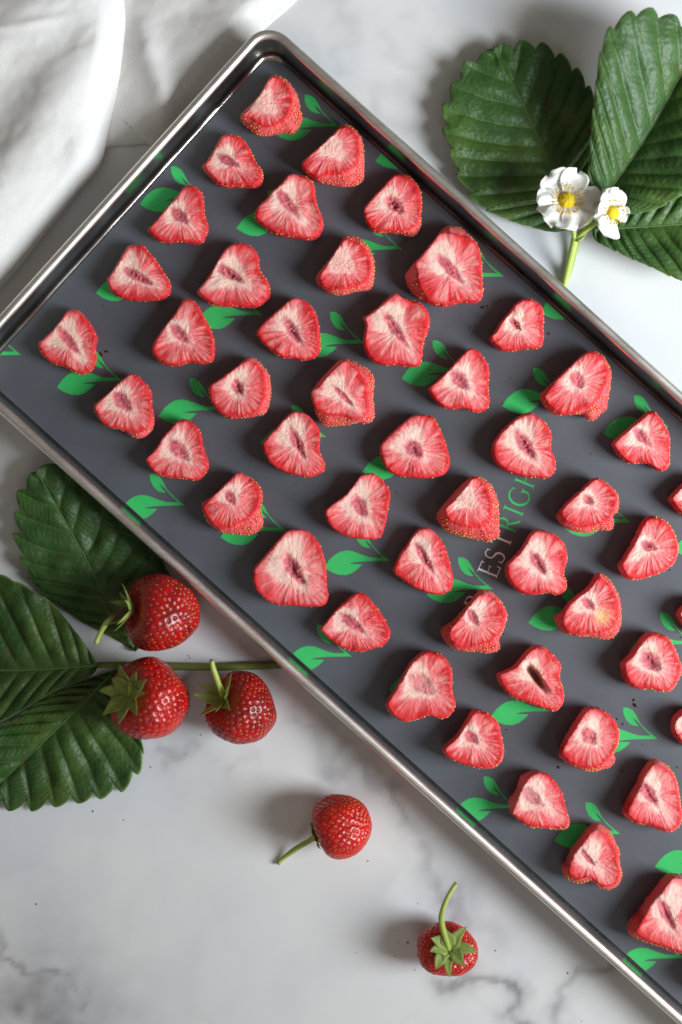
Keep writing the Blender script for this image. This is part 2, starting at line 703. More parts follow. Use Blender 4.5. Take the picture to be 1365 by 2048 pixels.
# lettering: each letter is built from strokes in cap-height units, u = up the letter, r = along the line
def stroke(pts, w):
    """polyline with a width per point -> polygon"""
    p = np.asarray(pts, float)
    w = np.broadcast_to(np.asarray(w, float), (len(p),))
    t = np.gradient(p, axis=0)
    t /= np.linalg.norm(t, axis=1)[:, None] + 1e-9
    nrm = np.stack([-t[:, 1], t[:, 0]], 1)
    return np.r_[p + nrm * w[:, None] / 2, (p - nrm * w[:, None] / 2)[::-1]]


def arc(cx, cy, rx, ry, a0, a1, n=18):
    a = np.radians(np.linspace(a0, a1, n))
    return np.stack([cx + rx * np.cos(a), cy + ry * np.sin(a)], 1)


def serif(x, y, w=0.24, h=0.03):
    return stroke([(x - w / 2, y), (x + w / 2, y)], h)


def vstem(x, w=0.10, y0=0.0, y1=1.0, s0=True, s1=True):
    out = [stroke([(x, y0), (x, y1)], w)]
    if s0:
        out.append(serif(x, y0 + 0.015))
    if s1:
        out.append(serif(x, y1 - 0.015))
    return out


def wv(n, lo, hi):
    return lo + (hi - lo) * np.sin(np.linspace(0, PI, n))


def glyph(ch):
    if ch == 'I':
        return vstem(0.05), 0.1
    if ch == 'E':
        g = vstem(0.05)
        g += [stroke([(0.05, 0.98), (0.46, 0.98)], 0.04), stroke([(0.05, 0.02), (0.48, 0.02)], 0.04), stroke([(0.05, 0.52), (0.38, 0.52)], 0.04)]
        g += [stroke([(0.46, 1.0), (0.45, 0.84)], 0.045), stroke([(0.48, 0.0), (0.50, 0.18)], 0.045), stroke([(0.38, 0.60), (0.38, 0.44)], 0.04)]
        return g, 0.5
    if ch == 'T':
        g = vstem(0.32, s1=False)
        g += [stroke([(0.02, 0.98), (0.62, 0.98)], 0.045), stroke([(0.03, 1.0), (0.01, 0.84)], 0.045), stroke([(0.61, 1.0), (0.63, 0.84)], 0.045)]
        return g, 0.64
    if ch == 'H':
        g = vstem(0.06) + vstem(0.64)
        g += [stroke([(0.06, 0.52), (0.64, 0.52)], 0.045)]
        return g, 0.7
    if ch == 'A':
        return [stroke([(0.06, 0.0), (0.36, 1.0)], 0.05), stroke([(0.68, 0.0), (0.36, 1.04)], 0.11), stroke([(0.16, 0.36), (0.56, 0.36)], 0.04),
                serif(0.06, 0.015, 0.2), serif(0.68, 0.015, 0.26)], 0.75
    if ch == 'R':
        g = vstem(0.06)
        b = np.r_[[(0.06, 0.98), (0.18, 0.98)], arc(0.24, 0.745, 0.19, 0.235, 90, -90, 16), [(0.16, 0.51), (0.06, 0.51)]]
        g += [stroke(b, np.r_[[0.04, 0.04], wv(16, 0.04, 0.10), [0.04, 0.04]])]
        g += [stroke([(0.22, 0.51), (0.38, 0.26), (0.52, 0.06), (0.64, 0.0)], [0.07, 0.10, 0.10, 0.03])]
        return g, 0.62
    if ch == 'G':
        a = arc(0.46, 0.5, 0.42, 0.50, 52, 318, 30)
        g = [stroke(a, wv(30, 0.035, 0.11))]
        g += [stroke([(0.76, 0.0 + 0.14), (0.76, 0.46)], 0.10), serif(0.76, 0.455, 0.26, 0.035), stroke([(0.73, 0.80), (0.74, 0.98)], 0.035)]
        return g, 0.84
    if ch == 'S':
        p = np.r_[arc(0.26, 0.745, 0.20, 0.235, 40, 230, 16), arc(0.24, 0.26, 0.22, 0.255, 60, -140, 16)]
        g = [stroke(p, np.r_[np.linspace(0.035, 0.08, 16), np.linspace(0.11, 0.035, 16)])]
        g += [stroke([(0.42, 0.98), (0.43, 0.80)], 0.035), stroke([(0.06, 0.22), (0.05, 0.02)], 0.035)]
        return g, 0.5
    return [], 0.3


B0 = np.array([860 + 540 / 4.003, 930 + 893 / 4.003])
RV = np.array([0.38, -0.925])
UV = np.array([-0.925, -0.38])
CAPH = 164 / 4.003


def union_polys(polys):
    """put the strokes of one letter into one mesh, each a hair higher so that no faces share a plane"""
    v, f = [], []
    for i, q in enumerate(polys):
        z = MAT_TOP + 0.00006 + i * 0.000012
        w = [P(x, y, MAT_TOP) for x, y in q]
        a = sum(w[k][0] * w[(k + 1) % len(w)][1] - w[(k + 1) % len(w)][0] * w[k][1] for k in range(len(w)))
        if a < 0:
            w = w[::-1]
        f.append(tuple(range(len(v), len(v) + len(w))))
        v += [(x, y, z) for x, y, _ in w]
    return v, f


def letter(ch, r0, mat):
    g, _ = glyph(ch)
    polys = []
    for q in g:
        polys.append([tuple(B0 + RV * (r0 / 4.003 + x * CAPH) + UV * (y * CAPH)) for x, y in q])
    v, f = union_polys(polys)
    mk('letter_print', v, f, mat, parent=MAT, smooth=False)


for ch, r0, mt in (('H', -592, 'white_print'), ('A', -452, 'white_print'), ('R', -300, 'white_print'), ('E', -8, 'white_print'),
                   ('S', 106, 'white_print'), ('T', 236, 'white_print'), ('R', 380, 'green_print'), ('I', 529, 'green_print'),
                   ('G', 586, 'green_print'), ('H', 766, 'green_print'), ('T', 884, 'green_print')):
    letter(ch, r0, M[mt])

# ------------------------------------------------------------------ dried strawberry slices
WIN = {1: (390, 130), 2: (190, 360), 3: (60, 590), 4: (390, 470), 5: (280, 700), 6: (600, 240), 7: (660, 440), 8: (500, 700), 9: (390, 930),
       10: (620, 930), 11: (840, 680), 12: (960, 580), 13: (860, 930), 14: (1024, 800), 15: (1024, 1020), 16: (740, 1150), 17: (860, 1260),
       18: (1024, 1240), 19: (900, 1480), 20: (1024, 1490), 21: (1024, 1707), 0: None}


def wpx(win, pts):
    if win == 0:
        return np.asarray(pts, float)
    ox, oy = WIN[win]
    return np.array([(ox + x / 4.003, oy + y / 4.003) for x, y in pts])


RED, DEEP = lin(216, 42, 47), lin(168, 20, 30)
PINK, PALE, CREAM = lin(237, 108, 112), lin(246, 164, 158), lin(248, 204, 188)
CORE, COREDK = lin(200, 84, 104), lin(112, 24, 44)
SKIN, SKINLT = lin(196, 34, 44), lin(236, 104, 106)
NT = 192


def polar(poly, c, th):
    p = np.asarray(poly)
    q = np.roll(p, -1, axis=0)
    r = np.zeros(len(th))
    for i, t in enumerate(th):
        d = np.array([math.cos(t), math.sin(t)])
        a = p - c
        e = q - p
        den = d[0] * e[:, 1] - d[1] * e[:, 0]
        den = np.where(np.abs(den) < 1e-12, 1e-12, den)
        s = (a[:, 0] * e[:, 1] - a[:, 1] * e[:, 0]) / den
        k = (a[:, 0] * d[1] - a[:, 1] * d[0]) / den
        ok = (k >= -1e-6) & (k <= 1 + 1e-6) & (s > 0)
        r[i] = s[ok].max() if ok.any() else 0
    return r


SEEDV = None


def seed_template():
    v, f = [], []
    ns, nr = 6, 3
    v.append((0, 0, 1))
    for i in range(1, nr + 1):
        a = PI * i / (nr + 1)
        for k in range(ns):
            b = 2 * PI * k / ns
            v.append((math.sin(a) * math.cos(b), math.sin(a) * math.sin(b), math.cos(a)))
    v.append((0, 0, -1))
    for k in range(ns):
        f.append((0, 1 + k, 1 + (k + 1) % ns))
    for i in range(nr - 1):
        for k in range(ns):
            a = 1 + i * ns + k
            b = 1 + i * ns + (k + 1) % ns
            f.append((a, a + ns, b + ns, b))
    o = 1 + (nr - 1) * ns
    for k in range(ns):
        f.append((o + k, len(v) - 1, o + (k + 1) % ns))
    return np.array(v), f


SEEDV, SEEDF = seed_template()


def seeds_mesh(items):
    """items: (position, normal, long direction, scale)"""
    V, F = [], []
    for p, n, l, s in items:
        n = n / (np.linalg.norm(n) + 1e-12)
        l = l - n * (l @ n)
        l = l / (np.linalg.norm(l) + 1e-12)
        b = np.cross(n, l)
        o = len(V)
        V += list(p + (SEEDV[:, :1] * l * 0.62 + SEEDV[:, 1:2] * b * 0.40 + SEEDV[:, 2:3] * n * 0.28) * s)
        F += [tuple(o + i for i in q) for q in SEEDF]
    return np.array(V), F


def dried_slice(idx, label, win, O, F=None, core=None, h=0.0075, nseed=26, kind='core', depth=0.0012, yellow=None):
    O = wpx(win, O)
    if core is not None:
        cxp, cyp, dx, dy, hl, hw = core
        if win:
            cp = wpx(win, [(cxp, cyp)])[0]
            hl, hw = hl / 4.003, hw / 4.003
        else:
            cp = np.array([cxp, cyp])
    if F is not None:
        F = wpx(win, F)
    else:
        cc = O.mean(0)
        R = np.sqrt(((O - cc) ** 2).sum(1)).mean()
        d = (cc - np.array([682.5, 1024])) * (h / CAM_H) * 0.62
        m = np.linalg.norm(d)
        F = cc + (O - cc) * (1 - 0.55 * m / R - 0.012) + d * 0.5
    if core is None:
        cp, dx, dy, hl, hw = F.mean(0), 1, 1, 20, 12
    zf, zo = MAT_TOP + h, MAT_TOP + 0.45 * h
    Fw = catmull(PA(F, zf), 6)
    Ow = catmull(PA(O, zo), 6)
    c = PA([F.mean(0)], zf)[0]
    th = np.linspace(0, 2 * PI, NT, endpoint=False)
    rF, rO = polar(Fw, c, th), polar(Ow, c, th)
    sd = idx * 13 + 5
    ring = lambda f, s: vnoise(np.cos(th) * f + 50, np.sin(th) * f + 50, s) - 0.5
    rF = rF * (1 + 0.022 * ring(7, sd) + 0.026 * ring(17, sd + 1) + 0.020 * ring(34, sd + 2))
    ker = np.array([1, 2, 1]) / 4.0
    for _ in range(1):
        rF = np.convolve(np.r_[rF[-1], rF, rF[0]], ker, 'valid')
        rO = np.convolve(np.r_[rO[-1], rO, rO[0]], ker, 'valid')
    rO = np.maximum(rO, rF * 1.012 + 0.0001)
    NF, NS = 30, 14
    U = np.r_[np.linspace(0.02, 0.90, NF - 5), 0.93, 0.955, 0.975, 0.99, 1.0]
    cw = PA([cp], zf)[0]
    ax = np.array([dx, -dy], float)
    ax /= np.linalg.norm(ax)
    bx = np.array([-ax[1], ax[0]])
    hlw, hww = hl * PXM, hw * PXM
    X = c[0] + np.outer(U, rF * np.cos(th))
    Y = c[1] + np.outer(U, rF * np.sin(th))
    a = (X - cw[0]) * ax[0] + (Y - cw[1]) * ax[1]
    b = (X - cw[0]) * bx[0] + (Y - cw[1]) * bx[1]
    xm, ym = X * 1000, Y * 1000
    wob = 0.22 * (fnoise(xm / 1.6, ym / 1.6, sd) - 0.5) * 2
    # the core tapers to a point towards the berry's tip
    taper = np.where(a > 0, 1 + 0.6 * np.clip(a / hlw, 0, 1.2), 1.0)
    q = np.sqrt((a / hlw) ** 2 + (b * taper / hww) ** 2) + wob
    dc = np.clip(q - 1.0, 0, None) * hww * 0.9
    de = (1 - U)[:, None] * rF[None, :]
    v = dc / (dc + de + 1e-6)
    # calyx side: the straight upper-left cut keeps its pale flesh up to the edge
    dirx, diry = np.cos(th), np.sin(th)
    cal = sstep(0.42, 0.74, -(dirx * ax[0] + diry * ax[1]))[None, :] * np.ones_like(v)
    phi = np.arctan2(b / hww, a / hlw)
    st1 = vnoise(np.cos(phi) * 11 + 30, np.sin(phi) * 11 + 30 + 0.12 * q, sd + 3)
    st2 = vnoise(np.cos(phi) * 24 + 80, np.sin(phi) * 24 + 80 + 0.2 * q, sd + 4)
    st3 = vnoise(np.cos(phi) * 42 + 180, np.sin(phi) * 42 + 180 + 0.3 * q, sd + 5)
    fine = vnoise(xm / 0.35, ym / 0.35, sd + 30)
    hue = np.random.default_rng(sd + 99).uniform(-0.10, 0.10)
    mott = fnoise(xm / 1.1, ym / 1.1, sd + 6, 3)
    big = fnoise(xm / 6.0, ym / 6.0, sd + 7, 2)
    vv = v + 0.22 * (st1 - 0.5) + 0.16 * (st2 - 0.5) + 0.09 * (st3 - 0.5) + 0.18 * (mott - 0.5) + 0.34 * (big - 0.5) + 0.10 * (fine - 0.5) + hue
    vv = vv - 0.40 * cal
    col = mixc(CREAM, PALE, sstep(-0.06, 0.20, vv))
    col = mixc(col, PINK, sstep(0.06, 0.38, vv))
    col = mixc(col, RED, sstep(0.34, 0.86, vv))
    # pale vascular strands
    strand = np.maximum(sstep(0.62, 0.80, st2), 0.8 * sstep(0.66, 0.84, st3)) * sstep(0.06, 0.18, v) * (1 - sstep(0.70, 0.92, v))
    col = mixc(col, lin(250, 200, 186), 0.36 * strand)
    rib = sstep(0.55, 0.78, st1) * sstep(0.30, 0.50, v) * (1 - sstep(0.86, 0.99, v)) * (1 - 0.5 * cal)
    col = mixc(col, PALE, 0.50 * rib)
    edge = sstep(0.0010, 0.0002, de) * (1 - 0.95 * cal)
    col = mixc(col, RED, 0.7 * edge)
    if yellow is not None:
        yp = PA([wpx(win, [yellow])[0]], zf)[0]
        yd = np.hypot(X - yp[0], Y - yp[1])
        col = mixc(col, lin(232, 196, 110), 0.7 * np.exp(-(yd / 0.0028) ** 2))
    inn = sstep(1.20, 0.62, q)
    if kind == 'pale':
        col = mixc(col, mixc(CREAM, PALE, mott), 0.85 * sstep(1.5, 0.6, q))
        cz = 0.0 * q
    else:
        cc_ = mixc(CORE, PINK, sstep(0.45, 0.75, mott))
        cc_ = mixc(cc_, COREDK, 0.22 * sstep(0.5, 0.35, mott))
        slit = np.exp(-((b + 0.1 * hww * np.sin(a / hlw * 4)) / (hww * 0.30)) ** 2) * np.exp(-((a - 0.1 * hlw) / (hlw * 0.62)) ** 2)
        slit = slit * sstep(0.30, 0.62, fnoise(xm / 0.9, ym / 0.9, sd + 9, 2) + 0.12)
        sl = {'core': 0.35, 'slit': 0.95, 'deep': 1.0, 'faint': 0.18}[kind]
        if kind == 'faint':
            inn = inn * 0.75
        if kind == 'deep':
            cc_ = mixc(lin(206, 130, 110), lin(120, 66, 44), sstep(0.9, 0.25, q))
            slit = np.exp(-(b / (hww * 0.6)) ** 4) * np.exp(-(a / (hlw * 0.85)) ** 4)
            cc_ = mixc(cc_, lin(70, 32, 26), 0.6 * slit)
        else:
            cc_ = mixc(cc_, COREDK, np.clip(sl * slit * 0.75, 0, 1))
        col = mixc(col, cc_, inn * 0.92)
        cz = -depth * (0.30 * sstep(1.15, 0.5, q) + sl * 0.9 * slit)
        if kind == 'deep':
            cz = -0.0042 * slit - 0.0005 * sstep(1.2, 0.6, q)
    # relief of the cut face: curled rim, strands, wrinkles
    curl = 0.0009 * (big - 0.5) + 0.0005 * (U[:, None] ** 3) * (ring(2.2, sd + 8))[None, :] * 2
    Z = h + cz + curl + 0.00034 * (st1 - 0.5) * sstep(0.25, 0.6, v) + 0.00016 * (st2 - 0.5) * sstep(0.1, 0.4, v) + 0.00030 * (mott - 0.5)
    Z = Z + 0.00016 * (st3 - 0.5) * sstep(0.1, 0.4, v) + 0.00022 * (fine - 0.5)
    Z = Z - 0.00030 * (np.clip((U - 0.95) / 0.05, 0, 1) ** 2)[:, None]
    Z = Z + 0.0004
    verts = [np.stack([X.ravel(), Y.ravel(), (MAT_TOP + Z).ravel()], 1)]
    cols = [col.reshape(-1, 3)]
    ztop = Z[-1]
    Wv = np.linspace(0, 1, NS + 1)[1:]
    skinr, skinz, SX = [], [], []
    for w in Wv:
        if w < 0.5:
            r = rF + (rO - rF) * math.sin(PI / 2 * w / 0.5)
        else:
            r = rO * (1 - 0.16 * ((w - 0.5) / 0.5) ** 2)
        z = ztop * (1 - w)
        bumpy = 0.00045 * (vnoise(th * rO.mean() * 1000 / 1.2 + 9, np.full(NT, w * h * 1000 / 1.2), sd + 12) - 0.5)
        r = r + bumpy * (1 if w < 0.95 else 0)
        skinr.append(r)
        skinz.append(z)
        SX.append(np.stack([c[0] + r * np.cos(th), c[1] + r * np.sin(th), MAT_TOP + np.maximum(z, 0.00003)], 1))
    # seeds on the skin that shows, kept apart from each other
    gap = rO - rF
    wt = (np.clip(gap, 0, None) + 0.00035) * (1 - cal[0])
    wt = wt / wt.sum()
    rng = np.random.default_rng(sd)
    nwant = int(0.55 * nseed + 30000 * np.clip(gap - 0.0004, 0, None).mean())
    items, pos = [], []
    for j in rng.choice(NT, nwant * 6, p=wt):
        if len(items) >= nwant:
            break
        wmax = 0.5 if gap[j] > 0.0012 else 0.32
        w = rng.uniform(0.03, wmax)
        i = min(int(w * NS), NS - 2)
        p = SX[i][j]
        if pos and (((np.array(pos) - p) ** 2).sum(1)).min() < 0.0011 ** 2:
            continue
        pos.append(p)
        t = th[j]
        tilt = w / 0.5 * (PI / 2)
        nrm = np.array([math.cos(t) * (0.4 + math.sin(tilt)), math.sin(t) * (0.4 + math.sin(tilt)), 0.25 + math.cos(tilt)])
        items.append((p, nrm, np.array([ax[0], ax[1], 0.2]), 0.00074 * rng.uniform(0.7, 1.2)))
    pos = np.array(pos)
    wide = sstep(0.0006, 0.0016, gap)
    for w, q3 in zip(Wv, SX):
        dd = np.sqrt(((q3[:, None, :] - pos[None]) ** 2).sum(2)).min(1)
        m = vnoise(th * rO.mean() * 1000 / 0.8, np.full(NT, w * h * 1000 / 0.8), sd + 21)
        k = mixc(SKIN, SKINLT, np.clip(sstep(0.00045, 0.00085, dd) * (0.25 + 0.65 * wide) * (0.5 + 0.7 * m), 0, 1))
        k = mixc(k, DEEP, 0.5 * sstep(0.4, 0.15, m) * (1 - 0.6 * wide))
        k = mixc(k, mixc(PALE, PINK, m), 0.55 * cal[0] * (1 - w * 0.6))
        # shallow pit under each seed
        pit = 0.00022 * np.exp(-(dd / 0.0005) ** 2) * wide
        q3 = q3.copy()
        q3[:, 0] -= np.cos(th) * pit
        q3[:, 1] -= np.sin(th) * pit
        verts.append(q3)
        cols.append(k)
    V = np.concatenate(verts)
    Cc = np.concatenate(cols)
    nr = len(U) + len(Wv)
    f = gridfaces(nr, NT, wrap=True)
    V = np.r_[V, [[c[0], c[1], MAT_TOP + Z[0].mean()]]]
    Cc = np.r_[Cc, [col[0].mean(0)]]
    k = len(V) - 1
    for j in range(NT):
        f.append((k, j, (j + 1) % NT))
    f.append(tuple(range((nr - 1) * NT, nr * NT))[::-1])
    o = mk('dried_strawberry_slice', V, f, M['slice'], origin=(c[0], c[1], MAT_TOP), col=Cc)
    tag(o, label, 'dried strawberry', 'dried strawberry slices on the grey mat')
    if items:
        sv, sf = seeds_mesh(items)
        s = mk('seeds', sv, sf, M['seed'], parent=o)
        s['kind'] = 'stuff'
    return o


D = []


def S(*a, **k):
    D.append((a, k))


# row 1 (nearest the tray's short end)
S(1,
  [(365, 425), (400, 370), (470, 310), (540, 220), (590, 130), (640, 92), (700, 105), (770, 160), (820, 240), (838, 310), (845, 370), (862, 430), (840, 490), (790, 550), (720, 548), (650, 555), (570, 568), (490, 555), (430, 510), (385, 465)],
  F=[(385, 412), (470, 310), (540, 220), (590, 130), (640, 100), (700, 125), (755, 190), (778, 270), (765, 360), (720, 430), (640, 480), (570, 488), (500, 462), (440, 420)],
  core=(545, 300, 1, 0.8, 110, 80), kind='pale', h=0.0105, nseed=46)
S(1,
  [(62, 825), (100, 770), (160, 670), (210, 590), (245, 562), (300, 560), (370, 585), (420, 635), (460, 710), (490, 780), (530, 830), (550, 890), (540, 950), (490, 990), (420, 985), (330, 985), (240, 982), (170, 950), (110, 890)],
  core=(265, 765, 190, 100, 110, 42), h=0.008)
S(2,
  [(425, 405), (470, 360), (540, 280), (600, 205), (660, 140), (710, 70), (760, 42), (820, 65), (865, 120), (880, 190), (880, 260), (900, 330), (912, 390), (895, 450), (865, 505), (820, 518), (750, 508), (680, 500), (600, 508), (530, 500), (470, 460), (435, 430)],
  core=(675, 285, 120, 110, 100, 55), h=0.0072)
S(2,
  [(98, 810), (130, 760), (180, 680), (230, 590), (265, 535), (330, 520), (400, 530), (440, 580), (500, 650), (550, 730), (590, 790), (615, 850), (605, 920), (550, 960), (470, 972), (380, 975), (290, 968), (200, 945), (130, 890)],
  core=(340, 770, 250, 130, 150, 45), kind='slit', h=0.0075)
S(3,
  [(72, 390), (120, 350), (190, 280), (250, 210), (310, 130), (350, 118), (410, 135), (460, 190), (505, 250), (535, 310), (545, 350), (530, 420), (535, 510), (515, 590), (480, 625), (430, 640), (380, 630), (330, 605), (260, 575), (180, 550), (120, 500), (85, 450)],
  core=(315, 370, 190, 240, 150, 45), h=0.0068)
# row 2
S(6,
  [(18, 350), (60, 310), (130, 250), (210, 175), (280, 110), (340, 50), (390, 45), (440, 75), (485, 130), (510, 200), (515, 280), (515, 400), (510, 470), (480, 510), (430, 530), (380, 535), (300, 528), (220, 515), (140, 490), (80, 440), (35, 400)],
  F=[(25, 350), (60, 312), (130, 250), (210, 175), (280, 110), (340, 55), (390, 60), (440, 100), (470, 170), (475, 260), (455, 340), (400, 400), (330, 425), (230, 435), (150, 450), (80, 420), (40, 390)],
  core=(255, 215, 1, 0.9, 105, 70), kind='pale', h=0.0115, nseed=46)
S(1,
  [(475, 1215), (500, 1150), (560, 1090), (620, 1020), (690, 960), (740, 900), (780, 878), (840, 885), (900, 905), (950, 945), (965, 1010), (970, 1080), (990, 1150), (1020, 1220), (1030, 1300), (1000, 1370), (940, 1405), (860, 1402), (790, 1390), (700, 1375), (620, 1350), (560, 1310), (510, 1270), (480, 1240)],
  core=(745, 1110, 190, 240, 150, 48), h=0.0088)
S(4,
  [(18, 462), (70, 390), (130, 310), (180, 220), (240, 130), (300, 80), (370, 65), (440, 85), (490, 130), (515, 190), (518, 260), (540, 310), (580, 360), (605, 430), (600, 500), (560, 545), (510, 580), (430, 585), (340, 580), (250, 578), (160, 570), (90, 530), (40, 490)],
  core=(280, 310, 230, 140, 130, 52), kind='slit', h=0.0085)
S(0,
  [(305, 695), (315, 677), (332, 652), (350, 630), (362, 610), (371, 598.5), (385, 600), (397, 610), (406, 627), (413.5, 642), (422, 657), (428.5, 675), (431, 692), (430, 710), (429, 720), (420, 727), (405, 729.5), (385, 726), (372, 729), (357, 733), (337, 732), (320, 725), (307.5, 710)],
  core=(360, 668, 150, 140, 28, 13), h=0.0085)
S(3,
  [(520, 885), (560, 850), (630, 790), (700, 720), (760, 670), (815, 632), (870, 650), (920, 700), (955, 750), (970, 810), (975, 880), (995, 940), (1000, 1000), (985, 1080), (930, 1130), (870, 1152), (820, 1135), (770, 1100), (700, 1075), (640, 1060), (590, 1035), (545, 970), (525, 930)],
  F=[(522, 885), (560, 850), (630, 790), (700, 720), (760, 670), (815, 634), (868, 652), (915, 702), (948, 752), (962, 812), (965, 880), (972, 940), (968, 1000), (940, 1060), (890, 1095), (840, 1098), (780, 1085), (700, 1068), (640, 1055), (592, 1030), (547, 968), (527, 930)],
  core=(740, 855, 140, 140, 115, 62), h=0.0085, nseed=34)
# row 3
S(6,
  [(515, 710), (540, 680), (600, 610), (660, 550), (720, 480), (770, 440), (830, 438), (890, 465), (940, 520), (970, 590), (978, 670), (970, 760), (970, 850), (940, 910), (890, 940), (850, 925), (780, 915), (700, 905), (640, 895), (590, 880), (545, 830), (520, 770)],
  F=[(520, 705), (545, 677), (603, 608), (662, 548), (722, 480), (770, 445), (830, 444), (885, 470), (935, 525), (962, 592), (970, 670), (960, 760), (940, 830), (890, 868), (830, 880), (770, 882), (700, 880), (640, 885), (595, 872), (550, 825), (525, 765)],
  core=(755, 680, 120, 110, 100, 62), kind='slit', depth=0.002, h=0.009, nseed=50)
S(0,
  [(632.5, 555), (645, 537), (662, 517), (677, 495), (690, 475), (700, 472), (715, 476), (730, 486), (740, 500), (747, 515), (750, 535), (749, 552), (747, 567), (740, 579), (722, 583), (705, 585), (690, 590), (675, 591), (660, 587), (648, 580), (637, 570)],
  F=[(641, 553), (662, 519), (690, 480), (705, 482), (724, 493), (738, 513), (742, 540), (735, 560), (715, 570), (690, 578), (662, 577), (647, 569)],
  core=(683, 525, 1, 0.8, 26, 20), kind='pale', h=0.0105, nseed=46)
S(4,
  [(492, 780), (520, 740), (580, 680), (650, 620), (710, 570), (760, 525), (810, 503), (870, 520), (930, 565), (965, 620), (990, 690), (1000, 770), (1008, 850), (1005, 940), (970, 985), (920, 1005), (860, 1008), (790, 995), (700, 985), (640, 950), (580, 905), (530, 850), (500, 810)],
  core=(780, 765, 110, 170, 130, 48), kind='slit', h=0.0092)
S(5,
  [(555, 300), (580, 275), (650, 230), (720, 180), (790, 125), (840, 80), (890, 55), (950, 85), (1000, 140), (1035, 200), (1050, 270), (1050, 370), (1035, 460), (1000, 515), (940, 530), (880, 545), (810, 550), (740, 555), (680, 535), (620, 490), (580, 430), (558, 370)],
  F=[(560, 300), (583, 277), (652, 232), (722, 182), (790, 130), (840, 95), (885, 85), (940, 120), (982, 170), (1003, 235), (1006, 310), (995, 390), (960, 460), (910, 505), (850, 520), (790, 528), (730, 535), (680, 518), (625, 478), (586, 425), (562, 370)],
  core=(785, 300, 60, 120, 75, 50), kind='slit', h=0.0088, nseed=40)
S(5,
  [(48, 880), (90, 840), (140, 780), (190, 700), (250, 630), (310, 570), (350, 555), (410, 570), (460, 610), (490, 660), (505, 740), (525, 820), (550, 890), (550, 960), (520, 1000), (480, 1040), (430, 1048), (370, 1035), (300, 1030), (240, 1025), (180, 1010), (120, 985), (75, 930)],
  core=(312, 800, 130, 140, 118, 62), h=0.0078)
# row 4
S(7,
  [(605, 440), (640, 390), (680, 345), (740, 280), (800, 210), (850, 150), (880, 100), (930, 55), (1000, 50), (1070, 80), (1110, 120), (1160, 170), (1190, 230), (1210, 300), (1215, 400), (1220, 500), (1222, 600), (1200, 650), (1130, 655), (1060, 650), (1000, 665), (920, 682), (850, 672), (780, 650), (710, 630), (650, 570), (615, 500)],
  F=[(682, 350), (740, 280), (800, 210), (880, 115), (950, 105), (1050, 130), (1110, 140), (1165, 180), (1195, 240), (1208, 310), (1212, 400), (1215, 500), (1212, 600), (1193, 643), (1130, 647), (1060, 643), (1000, 658), (920, 675), (850, 663), (790, 637), (740, 570), (710, 490), (700, 400)],
  core=(965, 395, 200, 210, 170, 48), h=0.012)
S(7,
  [(265, 785), (300, 765), (370, 715), (440, 650), (520, 590), (580, 625), (650, 645), (720, 665), (765, 710), (795, 770), (800, 830), (785, 900), (760, 960), (745, 1030), (740, 1100), (725, 1160), (680, 1180), (600, 1175), (520, 1165), (440, 1170), (370, 1150), (310, 1100), (275, 1040), (265, 960), (275, 900), (285, 840)],
  core=(525, 875, 160, 230, 180, 46), h=0.0105)
S(8,
  [(490, 340), (520, 300), (560, 240), (620, 180), (680, 120), (730, 80), (790, 80), (860, 105), (930, 140), (975, 190), (995, 240), (990, 310), (985, 380), (995, 450), (1000, 520), (980, 570), (930, 590), (870, 585), (800, 600), (720, 605), (610, 610), (560, 560), (520, 490), (505, 420)],
  F=[(497, 340), (560, 290), (620, 215), (700, 130), (760, 92), (830, 130), (890, 200), (930, 280), (940, 370), (950, 450), (920, 520), (860, 555), (780, 535), (700, 520), (620, 512), (555, 492), (522, 440)],
  core=(750, 370, 180, 180, 120, 26), kind='core', h=0.012, nseed=46)
S(8,
  [(105, 770), (115, 735), (160, 680), (220, 620), (270, 560), (330, 505), (400, 493), (460, 520), (520, 580), (555, 640), (565, 700), (555, 770), (565, 830), (595, 880), (605, 930), (590, 975), (540, 1000), (480, 1020), (400, 1010), (320, 995), (240, 960), (170, 910), (130, 850)],
  core=(380, 745, 110, 220, 140, 48), kind='slit', h=0.009)
S(9,
  [(60, 310), (110, 270), (180, 220), (240, 160), (300, 100), (350, 55), (400, 75), (450, 100), (510, 150), (540, 210), (545, 280), (530, 350), (540, 410), (550, 460), (520, 520), (450, 560), (380, 560), (300, 548), (220, 540), (150, 500), (95, 440), (70, 370)],
  F=[(75, 320), (180, 222), (300, 105), (350, 64), (420, 110), (480, 150), (515, 210), (520, 290), (490, 360), (420, 420), (360, 455), (310, 490), (240, 510), (170, 490), (110, 430), (80, 370)],
  core=(285, 260, 40, 80, 70, 45), h=0.0095, nseed=40)
# row 5
S(12,
  [(70, 385), (110, 350), (160, 270), (230, 180), (290, 105), (340, 75), (410, 75), (460, 105), (500, 150), (512, 230), (505, 300), (510, 370), (500, 440), (470, 470), (400, 480), (320, 485), (240, 497), (170, 490), (120, 455), (85, 420)],
  core=(285, 275, 80, 90, 70, 32), kind='slit', h=0.0085)
S(11,
  [(65, 390), (110, 355), (180, 290), (240, 230), (300, 160), (360, 100), (400, 68), (450, 80), (500, 130), (540, 200), (555, 270), (550, 340), (550, 420), (558, 480), (545, 540), (500, 575), (450, 582), (400, 570), (340, 550), (270, 560), (200, 550), (140, 510), (90, 450)],
  core=(320, 325, 120, 140, 110, 62), h=0.0085)
S(0,
  [(760, 895), (770, 880), (790, 860), (805, 847), (825, 832), (840, 830), (855, 831), (869, 837), (877, 852), (886, 872), (894, 895), (900, 920), (895, 942), (882, 953), (862, 956), (840, 957), (820, 955), (800, 953), (782, 946), (770, 932), (763, 917)],
  core=(828, 898, 60, 70, 25, 17), kind='slit', h=0.009)
